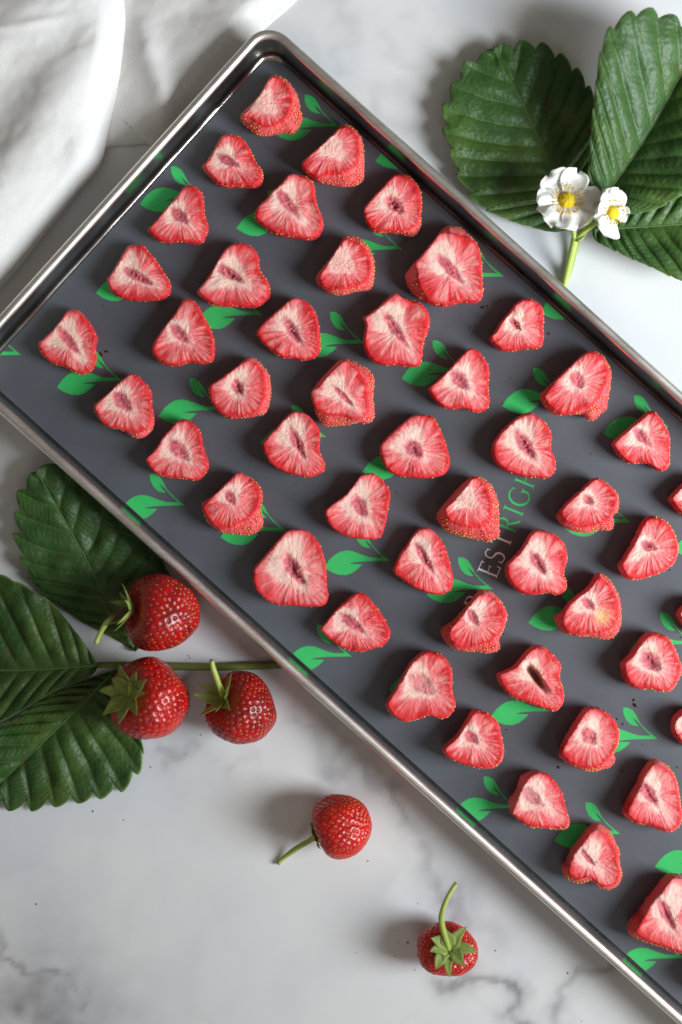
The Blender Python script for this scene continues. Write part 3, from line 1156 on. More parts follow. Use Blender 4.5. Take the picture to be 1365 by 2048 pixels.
S(10,
  [(122, 370), (160, 330), (220, 290), (290, 235), (350, 160), (410, 85), (470, 68), (530, 80), (590, 130), (630, 190), (642, 250), (630, 320), (620, 400), (600, 480), (580, 550), (530, 595), (460, 595), (380, 585), (300, 570), (230, 540), (170, 490), (135, 430)],
  core=(400, 335, 90, 150, 110, 62), h=0.0085)
S(9,
  [(465, 880), (480, 820), (540, 750), (610, 670), (680, 590), (740, 530), (820, 510), (890, 520), (950, 565), (1000, 630), (1030, 710), (1050, 800), (1055, 880), (1060, 960), (1070, 1040), (1050, 1110), (1000, 1132), (920, 1130), (840, 1130), (760, 1122), (680, 1120), (600, 1095), (530, 1040), (480, 970), (465, 920)],
  core=(790, 835, 130, 190, 155, 66), kind='slit', depth=0.0022, h=0.0095)
# row 6
S(12,
  [(480, 840), (530, 790), (600, 720), (680, 650), (760, 570), (830, 510), (890, 488), (960, 510), (1010, 570), (1040, 630), (1052, 700), (1040, 790), (1025, 880), (1010, 960), (960, 1000), (920, 1040), (870, 1045), (820, 1000), (740, 1000), (660, 1003), (590, 995), (540, 960), (500, 910)],
  F=[(520, 850), (600, 740), (680, 660), (760, 580), (840, 515), (900, 500), (970, 530), (1010, 590), (1025, 670), (1000, 760), (950, 850), (880, 920), (800, 960), (700, 985), (640, 975), (570, 930), (540, 890)],
  core=(780, 725, 50, 70, 82, 60), h=0.011, nseed=46)
S(11,
  [(570, 880), (590, 810), (640, 740), (700, 680), (760, 630), (820, 600), (870, 580), (930, 605), (985, 650), (1025, 700), (1050, 760), (1045, 840), (1055, 900), (1075, 950), (1085, 1010), (1060, 1080), (1010, 1112), (930, 1105), (850, 1100), (770, 1080), (690, 1050), (620, 1000), (580, 940)],
  core=(845, 845, 140, 200, 150, 62), kind='slit', h=0.0095)
S(13,
  [(55, 390), (90, 340), (150, 270), (230, 180), (300, 120), (360, 85), (420, 105), (480, 150), (520, 220), (545, 300), (552, 390), (555, 480), (555, 560), (510, 600), (470, 620), (400, 600), (310, 585), (220, 560), (140, 530), (90, 480), (60, 430)],
  F=[(125, 350), (200, 280), (280, 190), (345, 105), (400, 120), (450, 180), (480, 260), (490, 350), (470, 430), (420, 480), (340, 495), (250, 480), (170, 450), (130, 400)],
  core=(290, 260, 1, 0.8, 90, 55), kind='pale', h=0.0125, nseed=60)
S(10,
  [(668, 830), (690, 770), (730, 700), (780, 630), (830, 550), (880, 505), (930, 500), (990, 530), (1040, 590), (1080, 650), (1100, 710), (1120, 780), (1135, 850), (1148, 920), (1130, 990), (1080, 1030), (1020, 1038), (950, 1025), (880, 1000), (800, 960), (720, 900), (680, 870)],
  core=(918, 745, 120, 200, 150, 42), kind='slit', h=0.0085)
S(0,
  [(640, 1257), (650, 1245), (665, 1227), (682, 1210), (700, 1195), (715, 1184), (730, 1188), (747, 1205), (762, 1225), (772, 1242), (780, 1260), (781, 1268), (777, 1280), (765, 1292), (747, 1297), (725, 1302), (700, 1300), (680, 1293), (662, 1280), (648, 1268)],
  core=(704, 1246, 130, 100, 36, 12), h=0.008)
# row 7
S(14,
  [(795, 345), (830, 310), (900, 250), (970, 190), (1030, 140), (1090, 90), (1140, 95), (1190, 150), (1230, 220), (1255, 290), (1262, 360), (1258, 430), (1262, 490), (1240, 550), (1190, 572), (1140, 555), (1090, 520), (1030, 505), (960, 515), (900, 490), (840, 440), (810, 390)],
  core=(1040, 295, 130, 140, 105, 48), h=0.0085)
S(14,
  [(355, 920), (400, 870), (460, 810), (530, 750), (600, 690), (660, 630), (690, 625), (750, 660), (810, 710), (845, 760), (855, 830), (840, 890), (805, 940), (812, 1000), (790, 1040), (750, 1048), (700, 1040), (650, 1055), (580, 1062), (510, 1055), (440, 1030), (390, 990), (360, 950)],
  F=[(400, 890), (460, 820), (530, 755), (600, 695), (660, 638), (700, 640), (760, 680), (810, 730), (835, 790), (820, 860), (780, 930), (700, 985), (620, 1010), (540, 1010), (460, 985), (410, 940)],
  core=(610, 800, 70, 60, 62, 42), h=0.0112, nseed=36)
S(13,
  [(600, 860), (610, 790), (660, 740), (710, 690), (750, 630), (790, 560), (840, 515), (900, 520), (970, 540), (1030, 580), (1070, 630), (1090, 690), (1095, 760), (1080, 820), (1070, 880), (1090, 930), (1090, 980), (1060, 1025), (1000, 1042), (940, 1025), (870, 1035), (790, 1040), (720, 1020), (660, 970), (620, 920)],
  core=(865, 785, 110, 150, 118, 52), kind='slit', h=0.0105)
S(16,
  [(570, 430), (620, 395), (690, 340), (750, 270), (800, 210), (850, 150), (890, 115), (950, 120), (1000, 150), (1040, 200), (1080, 260), (1098, 320), (1085, 390), (1060, 460), (1030, 520), (1045, 580), (1000, 615), (920, 628), (850, 610), (770, 615), (690, 595), (620, 550), (580, 490)],
  F=[(640, 450), (700, 370), (760, 300), (820, 220), (880, 160), (950, 165), (1010, 200), (1060, 260), (1085, 320), (1070, 400), (1030, 470), (960, 520), (880, 545), (800, 575), (720, 570), (650, 520)],
  core=(825, 340, 60, 110, 75, 42), h=0.0112, nseed=44)
S(16,
  [(120, 1030), (150, 980), (200, 900), (260, 800), (310, 710), (370, 650), (430, 605), (500, 605), (570, 630), (620, 680), (650, 740), (660, 810), (655, 890), (665, 950), (685, 1020), (670, 1080), (630, 1125), (580, 1150), (520, 1135), (470, 1120), (420, 1140), (350, 1160), (280, 1172), (220, 1150), (160, 1105)],
  core=(415, 875, 150, 120, 135, 82), kind='faint', h=0.0108)
# row 8
S(14,
  [(1250, 790), (1290, 740), (1340, 690), (1400, 640), (1460, 600), (1530, 620), (1580, 700), (1600, 780), (1580, 880), (1540, 940), (1470, 960), (1400, 945), (1330, 905), (1280, 840)],
  core=(1440, 800, 1, 1, 100, 45), h=0.009)
S(15,
  [(845, 440), (880, 395), (930, 310), (980, 220), (1020, 130), (1060, 65), (1120, 45), (1190, 60), (1240, 100), (1285, 160), (1310, 230), (1328, 300), (1315, 380), (1280, 440), (1210, 490), (1130, 525), (1050, 550), (960, 562), (900, 540), (860, 490)],
  core=(1095, 290, 1, 0.3, 70, 48), kind='slit', h=0.0105)
S(15,
  [(335, 850), (380, 825), (450, 750), (520, 690), (590, 630), (640, 570), (680, 500), (740, 520), (790, 570), (830, 640), (860, 710), (870, 790), (875, 880), (860, 950), (820, 1010), (760, 1035), (690, 1025), (610, 1015), (540, 1012), (470, 1000), (400, 970), (355, 910)],
  F=[(405, 860), (450, 780), (520, 710), (600, 650), (660, 590), (700, 540), (760, 590), (810, 650), (840, 730), (850, 820), (830, 900), (780, 950), (700, 975), (620, 988), (540, 995), (470, 980), (420, 930)],
  core=(615, 755, 80, 80, 70, 42), h=0.0112, nseed=40, yellow=(725, 850))
S(17,
  [(535, 350), (590, 325), (660, 290), (720, 225), (780, 155), (830, 120), (900, 125), (960, 170), (1010, 220), (1045, 280), (1040, 350), (1045, 420), (1070, 480), (1065, 570), (1030, 630), (980, 648), (920, 630), (850, 605), (770, 575), (690, 550), (620, 510), (570, 450), (540, 400)],
  core=(855, 385, 150, 205, 135, 46), kind='deep', h=0.0108)
S(17,
  [(90, 945), (130, 910), (200, 850), (250, 780), (300, 700), (340, 640), (390, 632), (450, 650), (510, 695), (550, 750), (570, 830), (585, 910), (590, 990), (560, 1060), (500, 1100), (430, 1105), (350, 1095), (260, 1070), (180, 1040), (120, 1000)],
  core=(335, 860, 80, 70, 75, 48), h=0.0108, nseed=40)
# row 9
S(15,
  [(1320, 840), (1340, 790), (1390, 740), (1450, 700), (1520, 710), (1580, 780), (1600, 880), (1550, 980), (1460, 1000), (1370, 930)],
  core=(1450, 850, 1, 1, 90, 45), h=0.009)
S(18,
  [(865, 350), (900, 310), (950, 260), (1000, 190), (1050, 120), (1100, 95), (1160, 100), (1220, 120), (1270, 170), (1300, 230), (1330, 300), (1355, 370), (1345, 440), (1310, 510), (1270, 560), (1200, 572), (1110, 555), (1000, 550), (930, 520), (885, 450), (870, 400)],
  core=(1110, 330, 100, 100, 115, 78), kind='slit', h=0.011)
S(18,
  [(370, 1065), (410, 1000), (460, 930), (510, 850), (560, 770), (610, 715), (680, 710), (740, 725), (800, 775), (840, 840), (855, 910), (850, 980), (810, 1050), (825, 1110), (790, 1170), (720, 1195), (640, 1208), (560, 1195), (470, 1160), (400, 1110)],
  F=[(405, 1060), (460, 942), (560, 785), (618, 722), (690, 717), (760, 752), (815, 802), (845, 870), (850, 930), (830, 1020), (770, 1100), (700, 1158), (620, 1178), (530, 1162), (450, 1120)],
  core=(620, 935, 70, 80, 85, 62), h=0.0112, nseed=36)
S(19,
  [(470, 480), (510, 430), (540, 370), (560, 300), (610, 265), (680, 243), (760, 265), (820, 305), (870, 370), (900, 430), (915, 500), (935, 570), (955, 640), (940, 700), (890, 715), (820, 710), (740, 700), (650, 695), (580, 660), (520, 610), (480, 570)],
  F=[(500, 585), (540, 480), (580, 390), (615, 325), (690, 272), (765, 280), (820, 312), (868, 374), (897, 432), (912, 500), (930, 570), (946, 640), (925, 690), (880, 700), (815, 700), (740, 692), (655, 685), (590, 650), (530, 605)],
  core=(655, 455, 150, 120, 120, 58), kind='faint', h=0.0112)
# row 10
S(18,
  [(1270, 860), (1285, 780), (1330, 740), (1390, 700), (1470, 700), (1540, 760), (1570, 860), (1560, 960), (1500, 1020), (1420, 1030), (1350, 985), (1300, 930)],
  core=(1420, 860, 1, 1, 90, 45), h=0.0095)
S(20,
  [(885, 520), (910, 460), (950, 390), (1000, 310), (1030, 230), (1080, 150), (1130, 108), (1190, 125), (1250, 170), (1300, 240), (1325, 320), (1335, 400), (1345, 470), (1360, 540), (1350, 620), (1300, 675), (1240, 690), (1160, 670), (1080, 640), (1000, 630), (930, 590), (895, 560)],
  core=(1095, 390, 110, 150, 130, 58), kind='slit', h=0.011)
S(20,
  [(400, 980), (440, 930), (490, 870), (540, 800), (590, 720), (630, 650), (680, 625), (740, 650), (790, 700), (830, 780), (860, 850), (855, 930), (875, 1000), (870, 1070), (830, 1130), (770, 1155), (700, 1140), (650, 1100), (615, 1080), (560, 1103), (490, 1090), (420, 1050)],
  F=[(455, 990), (500, 880), (560, 800), (630, 710), (690, 682), (750, 720), (800, 790), (838, 850), (843, 940), (858, 1020), (838, 1090), (770, 1130), (700, 1115), (645, 1062), (605, 1048), (540, 1075), (480, 1050)],
  core=(610, 905, 70, 80, 95, 26), kind='core', h=0.0118)
# row 11 and one more beyond the frame
S(21,
  [(920, 590), (960, 520), (1040, 460), (1100, 400), (1160, 330), (1220, 250), (1280, 190), (1330, 180), (1400, 210), (1460, 290), (1500, 390), (1540, 500), (1560, 620), (1540, 730), (1480, 800), (1400, 805), (1320, 790), (1200, 750), (1080, 710), (970, 670), (930, 630)],
  F=[(1000, 600), (1060, 500), (1120, 405), (1190, 322), (1260, 225), (1330, 200), (1400, 228), (1455, 300), (1495, 395), (1530, 500), (1548, 620), (1525, 720), (1470, 785), (1400, 795), (1320, 778), (1200, 735), (1080, 690), (1020, 650)],
  core=(1235, 485, 80, 150, 150, 48), kind='slit', h=0.0125)
LOOKS = [
    ('dried half, wide seeded skin', 1, 1), ('dried slice with slim core', 1, 2), ('dried slice with speckled core', 1, 3), ('dried slice with slit core', 1, 4), ('dried slice with long core', 1, 5),
    ('thick pale-centred dried half', 2, 1), ('heart-shaped dried slice', 2, 2), ('dried slice with torn dark core', 2, 3), ('dried slice with short core', 2, 4), ('dried slice with broad core', 2, 5),
    ('dried slice with hollow core', 3, 1), ('smooth pale-faced dried half', 3, 2), ('dried slice with ragged core', 3, 3), ('rounded dried slice, dark spot', 3, 4), ('dried slice with oval core', 3, 5),
    ('largest dried slice, curling side', 4, 1), ('angular dried slice, striped core', 4, 2), ('thick puckered dried half', 4, 3), ('hook-tipped dried slice', 4, 4), ('dried half, seeded skin fold', 4, 5),
    ('small ragged dried slice', 5, 1), ('triangular dried slice, pink core', 5, 2), ('broad dried slice, oval core', 5, 3), ('dried slice with pink plug', 5, 4), ('large dried slice, dark pit', 5, 5),
    ('dried half, round pink core', 6, 1), ('dried slice, striped side', 6, 2), ('thick coreless dried half', 6, 3), ('oval dried slice, narrow cleft', 6, 4), ('dried slice, slanting core', 6, 5),
    ('small dried slice, torn edge', 7, 1), ('dried half with seeded knob', 7, 2), ('dried slice, pitted mauve core', 7, 3), ('dried half with seeded flap', 7, 4), ('large slice, blurred pink core', 7, 5),
    ('cropped dried slice', 8, 1), ('dried slice, dark star core', 8, 2), ('yellow-stained dried slice', 8, 3), ('dried slice, deep brown slit', 8, 4), ('dried slice, mottled core', 8, 5),
    ('cropped dried slice', 9, 2), ('round dried slice, purple core', 9, 3), ('dried half, curved seeded skin', 9, 4), ('dried slice, faint pale core', 9, 5),
    ('cropped dried slice', 10, 3), ('tall dried slice, double slit', 10, 4), ('clover-shaped dried slice', 10, 5),
    ('big cropped dried slice', 11, 5)]
ORD = 'zeroth first second third fourth fifth sixth seventh eighth ninth tenth eleventh'.split()
assert len(LOOKS) == len(D)
for i, (a, k) in enumerate(D):
    lk, rw, ps = LOOKS[i]
    dried_slice(i, '%s, %s from upper rim, %s row from short end' % (lk, ORD[ps], ORD[rw]), *a, **k)
# its neighbour just outside the frame, which throws the shadow in the lower-right corner
dried_slice(90, 'dried slice past the photo edge, casting the shadow in the bottom corner', 21,
            [(1400, 950), (1440, 890), (1500, 840), (1580, 800), (1680, 830), (1740, 930), (1750, 1040), (1700, 1120), (1600, 1140), (1500, 1100), (1430, 1030)],
            core=(1560, 970, 1, 1, 90, 45), h=0.0115)

# ------------------------------------------------------------------ fresh strawberries
def unit(v):
    v = np.asarray(v, float)
    return v / np.linalg.norm(v)


def ribbon(path, widths, side, cup=0.0, nv=5):
    """a thin tapering blade along a 3-D path, side = sideways direction"""
    path = np.asarray(path, float)
    t = np.gradient(path, axis=0)
    t /= np.linalg.norm(t, axis=1)[:, None]
    s = np.cross(t, np.cross(np.asarray(side, float), t))
    s /= np.linalg.norm(s, axis=1)[:, None] + 1e-12
    up = np.cross(s, t)
    v = []
    for i in range(len(path)):
        for j in range(nv):
            q = (j / (nv - 1) - 0.5) * 2
            v.append(path[i] + s[i] * q * widths[i] / 2 + up[i] * cup * widths[i] * q * q)
    return np.array(v), gridfaces(len(path), nv)


def solid(o, th):
    m = o.modifiers.new('thickness', 'SOLIDIFY')
    m.thickness = th
    m.offset = 0


def fresh_strawberry(sd, label, pxc, tip, L, Wd, stem_px, sepals, conic=0.35, rest=0.0, squash=1.0, stem_z=None, twist=0.0, stem_brown=False, bright=0.0):
    A = unit(tip)
    ref = np.array([0, 0, 1.0]) if abs(A[2]) < 0.95 else np.array([0, 1.0, 0])
    Uq = unit(np.cross(ref, A))
    Vq = np.cross(A, Uq)
    na, nl = 240, 130
    ph = np.linspace(0.0, PI, nl)
    ps = np.linspace(0, 2 * PI, na, endpoint=False)
    PH, PS = np.meshgrid(ph, ps, indexing='ij')

    def shape(PH, PS):
        s = (1 - np.cos(PH)) / 2
        r = Wd / 2 * np.sin(PH) ** 0.82 * (1.10 - conic * s - 0.10 * s * s)
        lob = 1 + 0.045 * np.cos(2 * PS + sd) + 0.03 * np.cos(3 * PS + 2 * sd) + 0.022 * np.cos(5 * PS + sd)
        lob = lob + 0.05 * (fnoise(np.cos(PS) * 1.8 + PH * 0.9 + 9, np.sin(PS) * 1.8 + 9, sd, 2) - 0.5) * 2
        r = r * lob
        al = -np.cos(PH) * L / 2
        # the calyx end is dimpled in
        al = al + 0.11 * L * np.exp(-(PH / 0.42) ** 2)
        return al, r * np.cos(PS + twist), r * np.sin(PS + twist) * squash
    al, ru, rv = shape(PH, PS)
    # seeds on a spiral
    ns = 430
    k = np.arange(ns)
    sph = np.arccos(1 - 2 * (k + 0.5) / ns)
    keep = sph > 0.30
    sph, k = sph[keep], k[keep]
    sps = (k * 2.399963) % (2 * PI)
    rngs = np.random.default_rng(sd)
    sph = sph + rngs.normal(0, 0.012, len(sph))
    sps = sps + rngs.normal(0, 0.03, len(sps))
    sal, sru, srv = shape(sph, sps)
    Pv = np.stack([al.ravel(), ru.ravel(), rv.ravel()], 1)
    Ps = np.stack([sal, sru, srv], 1)
    dmin = np.full(len(Pv), 1e9)
    for i in range(0, len(Pv), 4000):
        dd = ((Pv[i:i + 4000, None, :] - Ps[None]) ** 2).sum(2)
        dmin[i:i + 4000] = np.sqrt(dd.min(1))
    cen = np.array([0.0, 0, 0])
    nrm = Pv - np.stack([Pv[:, 0] * 0.35, Pv[:, 1] * 0, Pv[:, 2] * 0], 1)
    nrm = nrm / (np.linalg.norm(nrm, axis=1)[:, None] + 1e-9)
    dim = np.exp(-(dmin / 0.00075) ** 2)
    Pv = Pv - nrm * (0.00055 * dim)[:, None]
    Ps_n = Ps - np.stack([Ps[:, 0] * 0.35, Ps[:, 1] * 0, Ps[:, 2] * 0], 1)
    Ps_n = Ps_n / (np.linalg.norm(Ps_n, axis=1)[:, None] + 1e-9)
    R3 = np.stack([A, Uq, Vq], 0)
    V = Pv @ R3
    zmin = V[:, 2].min()
    zc = rest - zmin
    C = np.array(P(pxc[0], pxc[1], zc))
    V = V + C
    # colour: deep red, darker towards the calyx, paler between tip seeds
    s = (1 - np.cos(PH.ravel())) / 2
    mot = fnoise(np.cos(PS.ravel()) * 3 + 20, PH.ravel() * 3 + np.sin(PS.ravel()) * 3, sd + 4, 3)
    col = mixc(lin(170, 7, 15), lin(130, 4, 12), sstep(0.35, 0.7, mot))
    col = mixc(col, mixc(lin(214, 24, 22), lin(190, 16, 18), sstep(0.35, 0.7, mot)), bright)
    col = mixc(col, lin(200, 34, 34), 0.35 * sstep(0.72, 1.0, s))
    col = mixc(col, lin(206, 70, 58), 0.35 * sstep(0.16, 0.04, s) * sstep(0.3, 0.7, mot))
    col = mixc(col, lin(120, 6, 10), 0.45 * np.exp(-(dmin / 0.0006) ** 2))
    root = empty('fresh_strawberry', (C[0], C[1], rest))
    tag(root, label, 'strawberry', 'fresh strawberries on the counter')
    fr = mk('fruit', V, gridfaces(nl, na, wrap=True), M['berry'], parent=root, col=col)
    items = []
    for p, n, f in zip(Ps, Ps_n, sph):
        q = p - n * 0.00040
        items.append((q @ R3 + C, n @ R3, A, 0.00068 * (1.0 - 0.12 * math.cos(f)) * rngs.uniform(0.85, 1.1)))
    sv, sf = seeds_mesh(items)
    sdo = mk('seeds', sv, sf, M['seed_red'], parent=fr)
    sdo['kind'] = 'stuff'
    # calyx
    base = C - A * (L / 2 - 0.115 * L)
    for j, (ang, ln, bend, wd) in enumerate(sepals):
        a = math.radians(ang)
        d = Uq * math.cos(a) + Vq * math.sin(a)
        side = np.cross(A, d)
        path, wid = [], []
        n = 12
        for i in range(n):
            t = i / (n - 1)
            rad = ln * t
            # follow the shoulder, then lift off along -A by bend
            fall = -0.10 * L * math.sin(min(t * 1.4, 1) * PI / 2) * 0.9
            path.append(base + d * (rad + 0.0004) + A * (fall + 0.0 * t) - A * bend * t * t - A * 0.0006 + side * 0.0009 * math.sin(3 * t + j))
            wid.append(max(wd * 0.92 * math.sin(PI * min(0.16 + 0.84 * t ** 0.75, 1.0)) * (1 + 0.12 * math.sin(9 * t + 2 * j)), 0.00012))
        v, f = ribbon(path, wid, side, cup=0.14)
        tcol = np.repeat(np.linspace(0, 1, n), 5)
        nn = vnoise(v[:, 0] * 1500, v[:, 1] * 1500, j)
        c = mixc(lin(108, 126, 54), lin(150, 164, 86), 0.25 + 0.5 * nn)
        c = mixc(c, lin(120, 112, 60), 0.5 * sstep(0.8, 1.0, tcol))
        o = mk('sepal', v, f, M['sepal'], parent=root, col=c)
        solid(o, 0.00018)
    # stem
    pts = [base - A * 0.0002]
    for x, y, z in stem_px:
        pts.append(np.array(P(x, y, z)))
    path = resample(catmull(pts, 10, closed=False), 26)
    v, f = tube(path, np.linspace(0.00125, 0.00092, 26) * (1 + 0.06 * np.sin(np.linspace(0, 9, 26) + sd)), 10)
    t = np.repeat(np.linspace(0, 1, 26), 10)
    c = mixc(lin(150, 168, 74), lin(176, 190, 96), t)
    if stem_brown:
        c = mixc(c, lin(92, 66, 42), sstep(0.62, 0.35, t))
    c = mixc(c, lin(120, 100, 60), 0.6 * sstep(0.95, 1.0, t))
    mk('stem', v, f, M['stem'], parent=root, col=c)
    return root


def ring_sepals(n, ln, bend, wd, seed, skip=()):
    r = np.random.default_rng(seed)
    return [(360 * i / n + r.uniform(-10, 10), ln * r.uniform(0.75, 1.12), bend * r.uniform(0.2, 1.5), wd * r.uniform(0.8, 1.15))
            for i in range(n) if i not in skip]


fresh_strawberry(3, 'dark red fresh strawberry resting on the leaf beside the tray, brown-tipped stem', (326, 1226), (0.85, -0.12, -0.46), 0.0290, 0.0325,
                 [(240, 1224, 0.0225), (214, 1245, 0.0215), (199, 1270, 0.020), (192, 1287, 0.0195)], ring_sepals(9, 0.0092, 0.0050, 0.0042, 5), rest=0.0012, conic=0.26,
                 stem_brown=True)
fresh_strawberry(8, 'large fresh strawberry with a spread green cap, touching the leaf below the petiole', (306, 1400), (0.56, -0.26, -0.80), 0.0325, 0.0325,
                 [(262, 1371, 0.0300), (261, 1370, 0.0310)], ring_sepals(9, 0.0112, 0.0012, 0.0062, 9), rest=0.0012, conic=0.30, bright=0.3)
fresh_strawberry(14, 'fresh strawberry with an upright cut stem, nearest the tray rim on bare marble', (488, 1420), (0.60, -0.44, -0.66), 0.0290, 0.0292,
                 [(441, 1378, 0.0250), (432, 1352, 0.0285), (426, 1334, 0.0300), (424, 1320, 0.0310)], ring_sepals(8, 0.0088, 0.0040, 0.0042, 12), conic=0.30)
fresh_strawberry(21, 'fresh strawberry lying on its side alone on the marble, stem pointing down-left', (684, 1650), (0.86, 0.34, 0.05), 0.0232, 0.0255,
                 [(622, 1680, 0.0095), (598, 1694, 0.0055), (574, 1711, 0.0022), (556, 1727, 0.0012)], ring_sepals(8, 0.0058, -0.0016, 0.0034, 17), conic=0.16, bright=1.0)
fresh_strawberry(29, 'small fresh strawberry at the bottom with its green cap facing up and a curved stem', (893, 1899), (-0.05, -0.30, -0.93), 0.0205, 0.0268,
                 [(884, 1848, 0.0215), (886, 1820, 0.0240), (898, 1790, 0.0250), (914, 1766, 0.0245)], ring_sepals(8, 0.0100, 0.0010, 0.0056, 25), conic=0.30, squash=0.80, bright=0.8)

# ------------------------------------------------------------------ strawberry leaves
def leaflet(root, sd, base, tip, left, right, z0, zt, kL, kR, nv_=9, tooth=0.055, curve=0.0, tone=0.0, zmid=0.0, toothR=None, ecurl=0.0):
    """outline given as pixel polylines base->tip on both sides; veins run from the midrib to the teeth"""
    zref = max(z0, 0.0) + 0.5 * zt
    b, t = PA([base], zref)[0], PA([tip], zref)[0]
    Lx = np.linalg.norm(t - b)
    d = (t - b) / Lx
    n = np.array([-d[1], d[0]])
    NFI, NV = 16 * nv_, 30
    mid_n = lambda s: curve * Lx * np.sin(PI * s)
    allv, allc, allf = [], [], []
    for side, line, kz, tt in ((1, left, kL, tooth), (-1, right, kR, tooth if toothR is None else toothR)):
        e = resample(catmull(PA([base] + list(line) + [tip], zref), 8, closed=False), NFI + 1)
        f = np.linspace(0, 1, NFI + 1)
        s = 0.52 * f + 0.48 * f ** 3
        mpt = b + np.outer(s * Lx, d) + np.outer(mid_n(s), n)
        phase = (f * nv_) % 1.0
        # rounded serration whose tips lie at the vein ends
        saw = np.where(phase < 0.68, np.sin(phase / 0.68 * PI / 2) ** 0.8, np.cos(np.clip((phase - 0.68) / 0.32, 0, 1) * PI / 2) ** 0.9)
        saw = saw * (0.75 + 0.5 * vnoise(np.floor(f * nv_) * 3.7 + sd, np.zeros_like(f) + side, sd))
        saw = (saw - 0.75) * sstep(0.05, 0.16, f)
        out = e - mpt
        ol = np.linalg.norm(out, axis=1)[:, None] + 1e-9
        fwd = 0.5 * d
        e = e + (out / ol + fwd) * (tt * Lx * 0.72 * saw)[:, None]
        w = np.linspace(0, 1, NV + 1)
        Q = mpt[:, None, :] * (1 - w)[None, :, None] + e[:, None, :] * w[None, :, None]
        lat = np.linalg.norm(Q - mpt[:, None, :], axis=2)
        SF = s[:, None] * np.ones_like(w)[None]
        vph = ((f * nv_ + 0.32)[:, None] + 0.30 * np.sin(PI * w)[None, :] * (vnoise(f * 6 + sd, np.zeros_like(f) + 3, sd + 2) - 0.2)[:, None] + 0.22 * (vnoise(f * 9 + sd, np.zeros_like(f), sd + 1) - 0.5)[:, None]) % 1.0
        crease = np.exp(-(np.minimum(vph, 1 - vph) / 0.13) ** 2)
        sub = np.abs(np.sin(w[None, :] * 11 * PI + 2.2 * (vph - 0.5) * 3))
        quilt = np.sin(PI * vph) ** 0.8 * 0.0011 * np.sin(PI * np.clip(w, 0, 1)) ** 0.6 + 0.00042 * sub * np.sin(PI * vph) * sstep(0.03, 0.2, w)[None]
        x, y = Q[..., 0], Q[..., 1]
        ns_ = fnoise(x * 90 + sd, y * 90, sd, 2) - 0.5
        Z = z0 + zt * SF ** 1.3 + zmid * np.sin(PI * SF) + kz * lat * (1 - ecurl * w[None, :] ** 2) + quilt + 0.004 * ns_ * sstep(0, 0.4, w)[None] - 0.00025 * np.exp(-(w / 0.05) ** 2)[None]
        Z = np.maximum(Z, 0.00035 + 0.0004 * vph * 0)
        V = np.stack([x, y, Z], 2).reshape(-1, 3)
        g = mixc(lin(34, 62, 24), lin(52, 84, 36), fnoise(x * 130, y * 130, sd + 3, 3))
        g = mixc(g, lin(76, 112, 58), np.clip(0.25 + tone, 0, 1) * np.ones_like(x))
        g = mixc(g, lin(104, 128, 52), 0.30 * sstep(0.5, 0.8, fnoise(x * 45 + 3, y * 45, sd + 13, 2)))
        vein = np.maximum(np.exp(-(np.minimum(vph, 1 - vph) / 0.035) ** 2) * 0.5, np.exp(-(lat / 0.0006) ** 2))
        g = mixc(g, lin(120, 152, 84), 0.30 * vein)
        spot = sstep(0.80, 0.86, vnoise(x * 420 + sd, y * 420, sd + 8)) * sstep(0.5, 0.7, vnoise(x * 60, y * 60, sd + 5))
        g = mixc(g, lin(88, 62, 40), 0.5 * spot)
        g = mixc(g, lin(150, 170, 96), 0.55 * sstep(0.975, 1.0, w)[None] * np.ones_like(x))
        o = len(allv)
        off = sum(len(q) for q in allv)
        ff = gridfaces(NFI + 1, NV + 1, off=off)
        allf += ff if side == 1 else [q[::-1] for q in ff]
        allv.append(V)
        allc.append(g.reshape(-1, 3))
    V = np.concatenate(allv)
    o = mk('leaflet', V, allf, M['leaf'], parent=root, col=np.concatenate(allc))
    # weld the two halves along the midrib
    bm = bmesh.new()
    bm.from_mesh(o.data)
    bmesh.ops.remove_doubles(bm, verts=bm.verts, dist=1e-6)
    bmesh.ops.recalc_face_normals(bm, faces=bm.faces)
    bm.to_mesh(o.data)
    bm.free()
    # raised midrib, a sub-part
    ss = np.linspace(0, 0.93, 24)
    mp = b + np.outer(ss * Lx, d) + np.outer(mid_n(ss), n)
    zz = np.maximum(z0 + zt * ss ** 1.3 + zmid * np.sin(PI * ss), 0.00035) + 0.00005
    v, f = tube(np.c_[mp, zz], np.linspace(0.00045, 0.00008, 24), 8)
    mk('midrib', v, f, M['stem'], parent=o, col=np.tile(lin(84, 112, 56), (len(v), 1)))
    solid(o, 0.00022)
    return o


def petiole(root, pts, r0, r1, c0, c1, name='petiole'):
    path = resample(catmull([np.array(P(*p)) for p in pts], 10, closed=False), 30)
    v, f = tube(path, np.linspace(r0, r1, 30), 10)
    t = np.repeat(np.linspace(0, 1, 30), 10)
    return mk(name, v, f, M['stem'], parent=root, col=mixc(c0, c1, t))


lf = empty('strawberry_leaf', P(205, 1328, 0))
tag(lf, 'three-lobed strawberry leaf under the fresh berries, its stalk running to the tray', 'leaf', 'strawberry leaves on the counter')
leaflet(lf, 4, (200, 1328), (-150, 1338), [(185, 1350), (140, 1368), (95, 1390), (45, 1420), (0, 1442), (-70, 1450)],
        [(178, 1292), (140, 1240), (92, 1192), (42, 1162), (0, 1147), (-70, 1160)], 0.0105, -0.0075, 0.06, 0.10, tone=-0.2, curve=0.02, toothR=0.03, tooth=0.02, ecurl=0.3)  # low tone paints in the shade from the berries and tray
leaflet(lf, 6, (232, 1340), (-40, 1608), [(262, 1400), (278, 1450), (288, 1500), (282, 1540), (250, 1572), (205, 1596), (150, 1606), (95, 1612), (35, 1615)],
        [(200, 1350), (140, 1372), (70, 1410), (0, 1455), (-60, 1510)], 0.0010, 0.0012, 0.02, 0.12, tone=0.05, nv_=12, tooth=0.055)
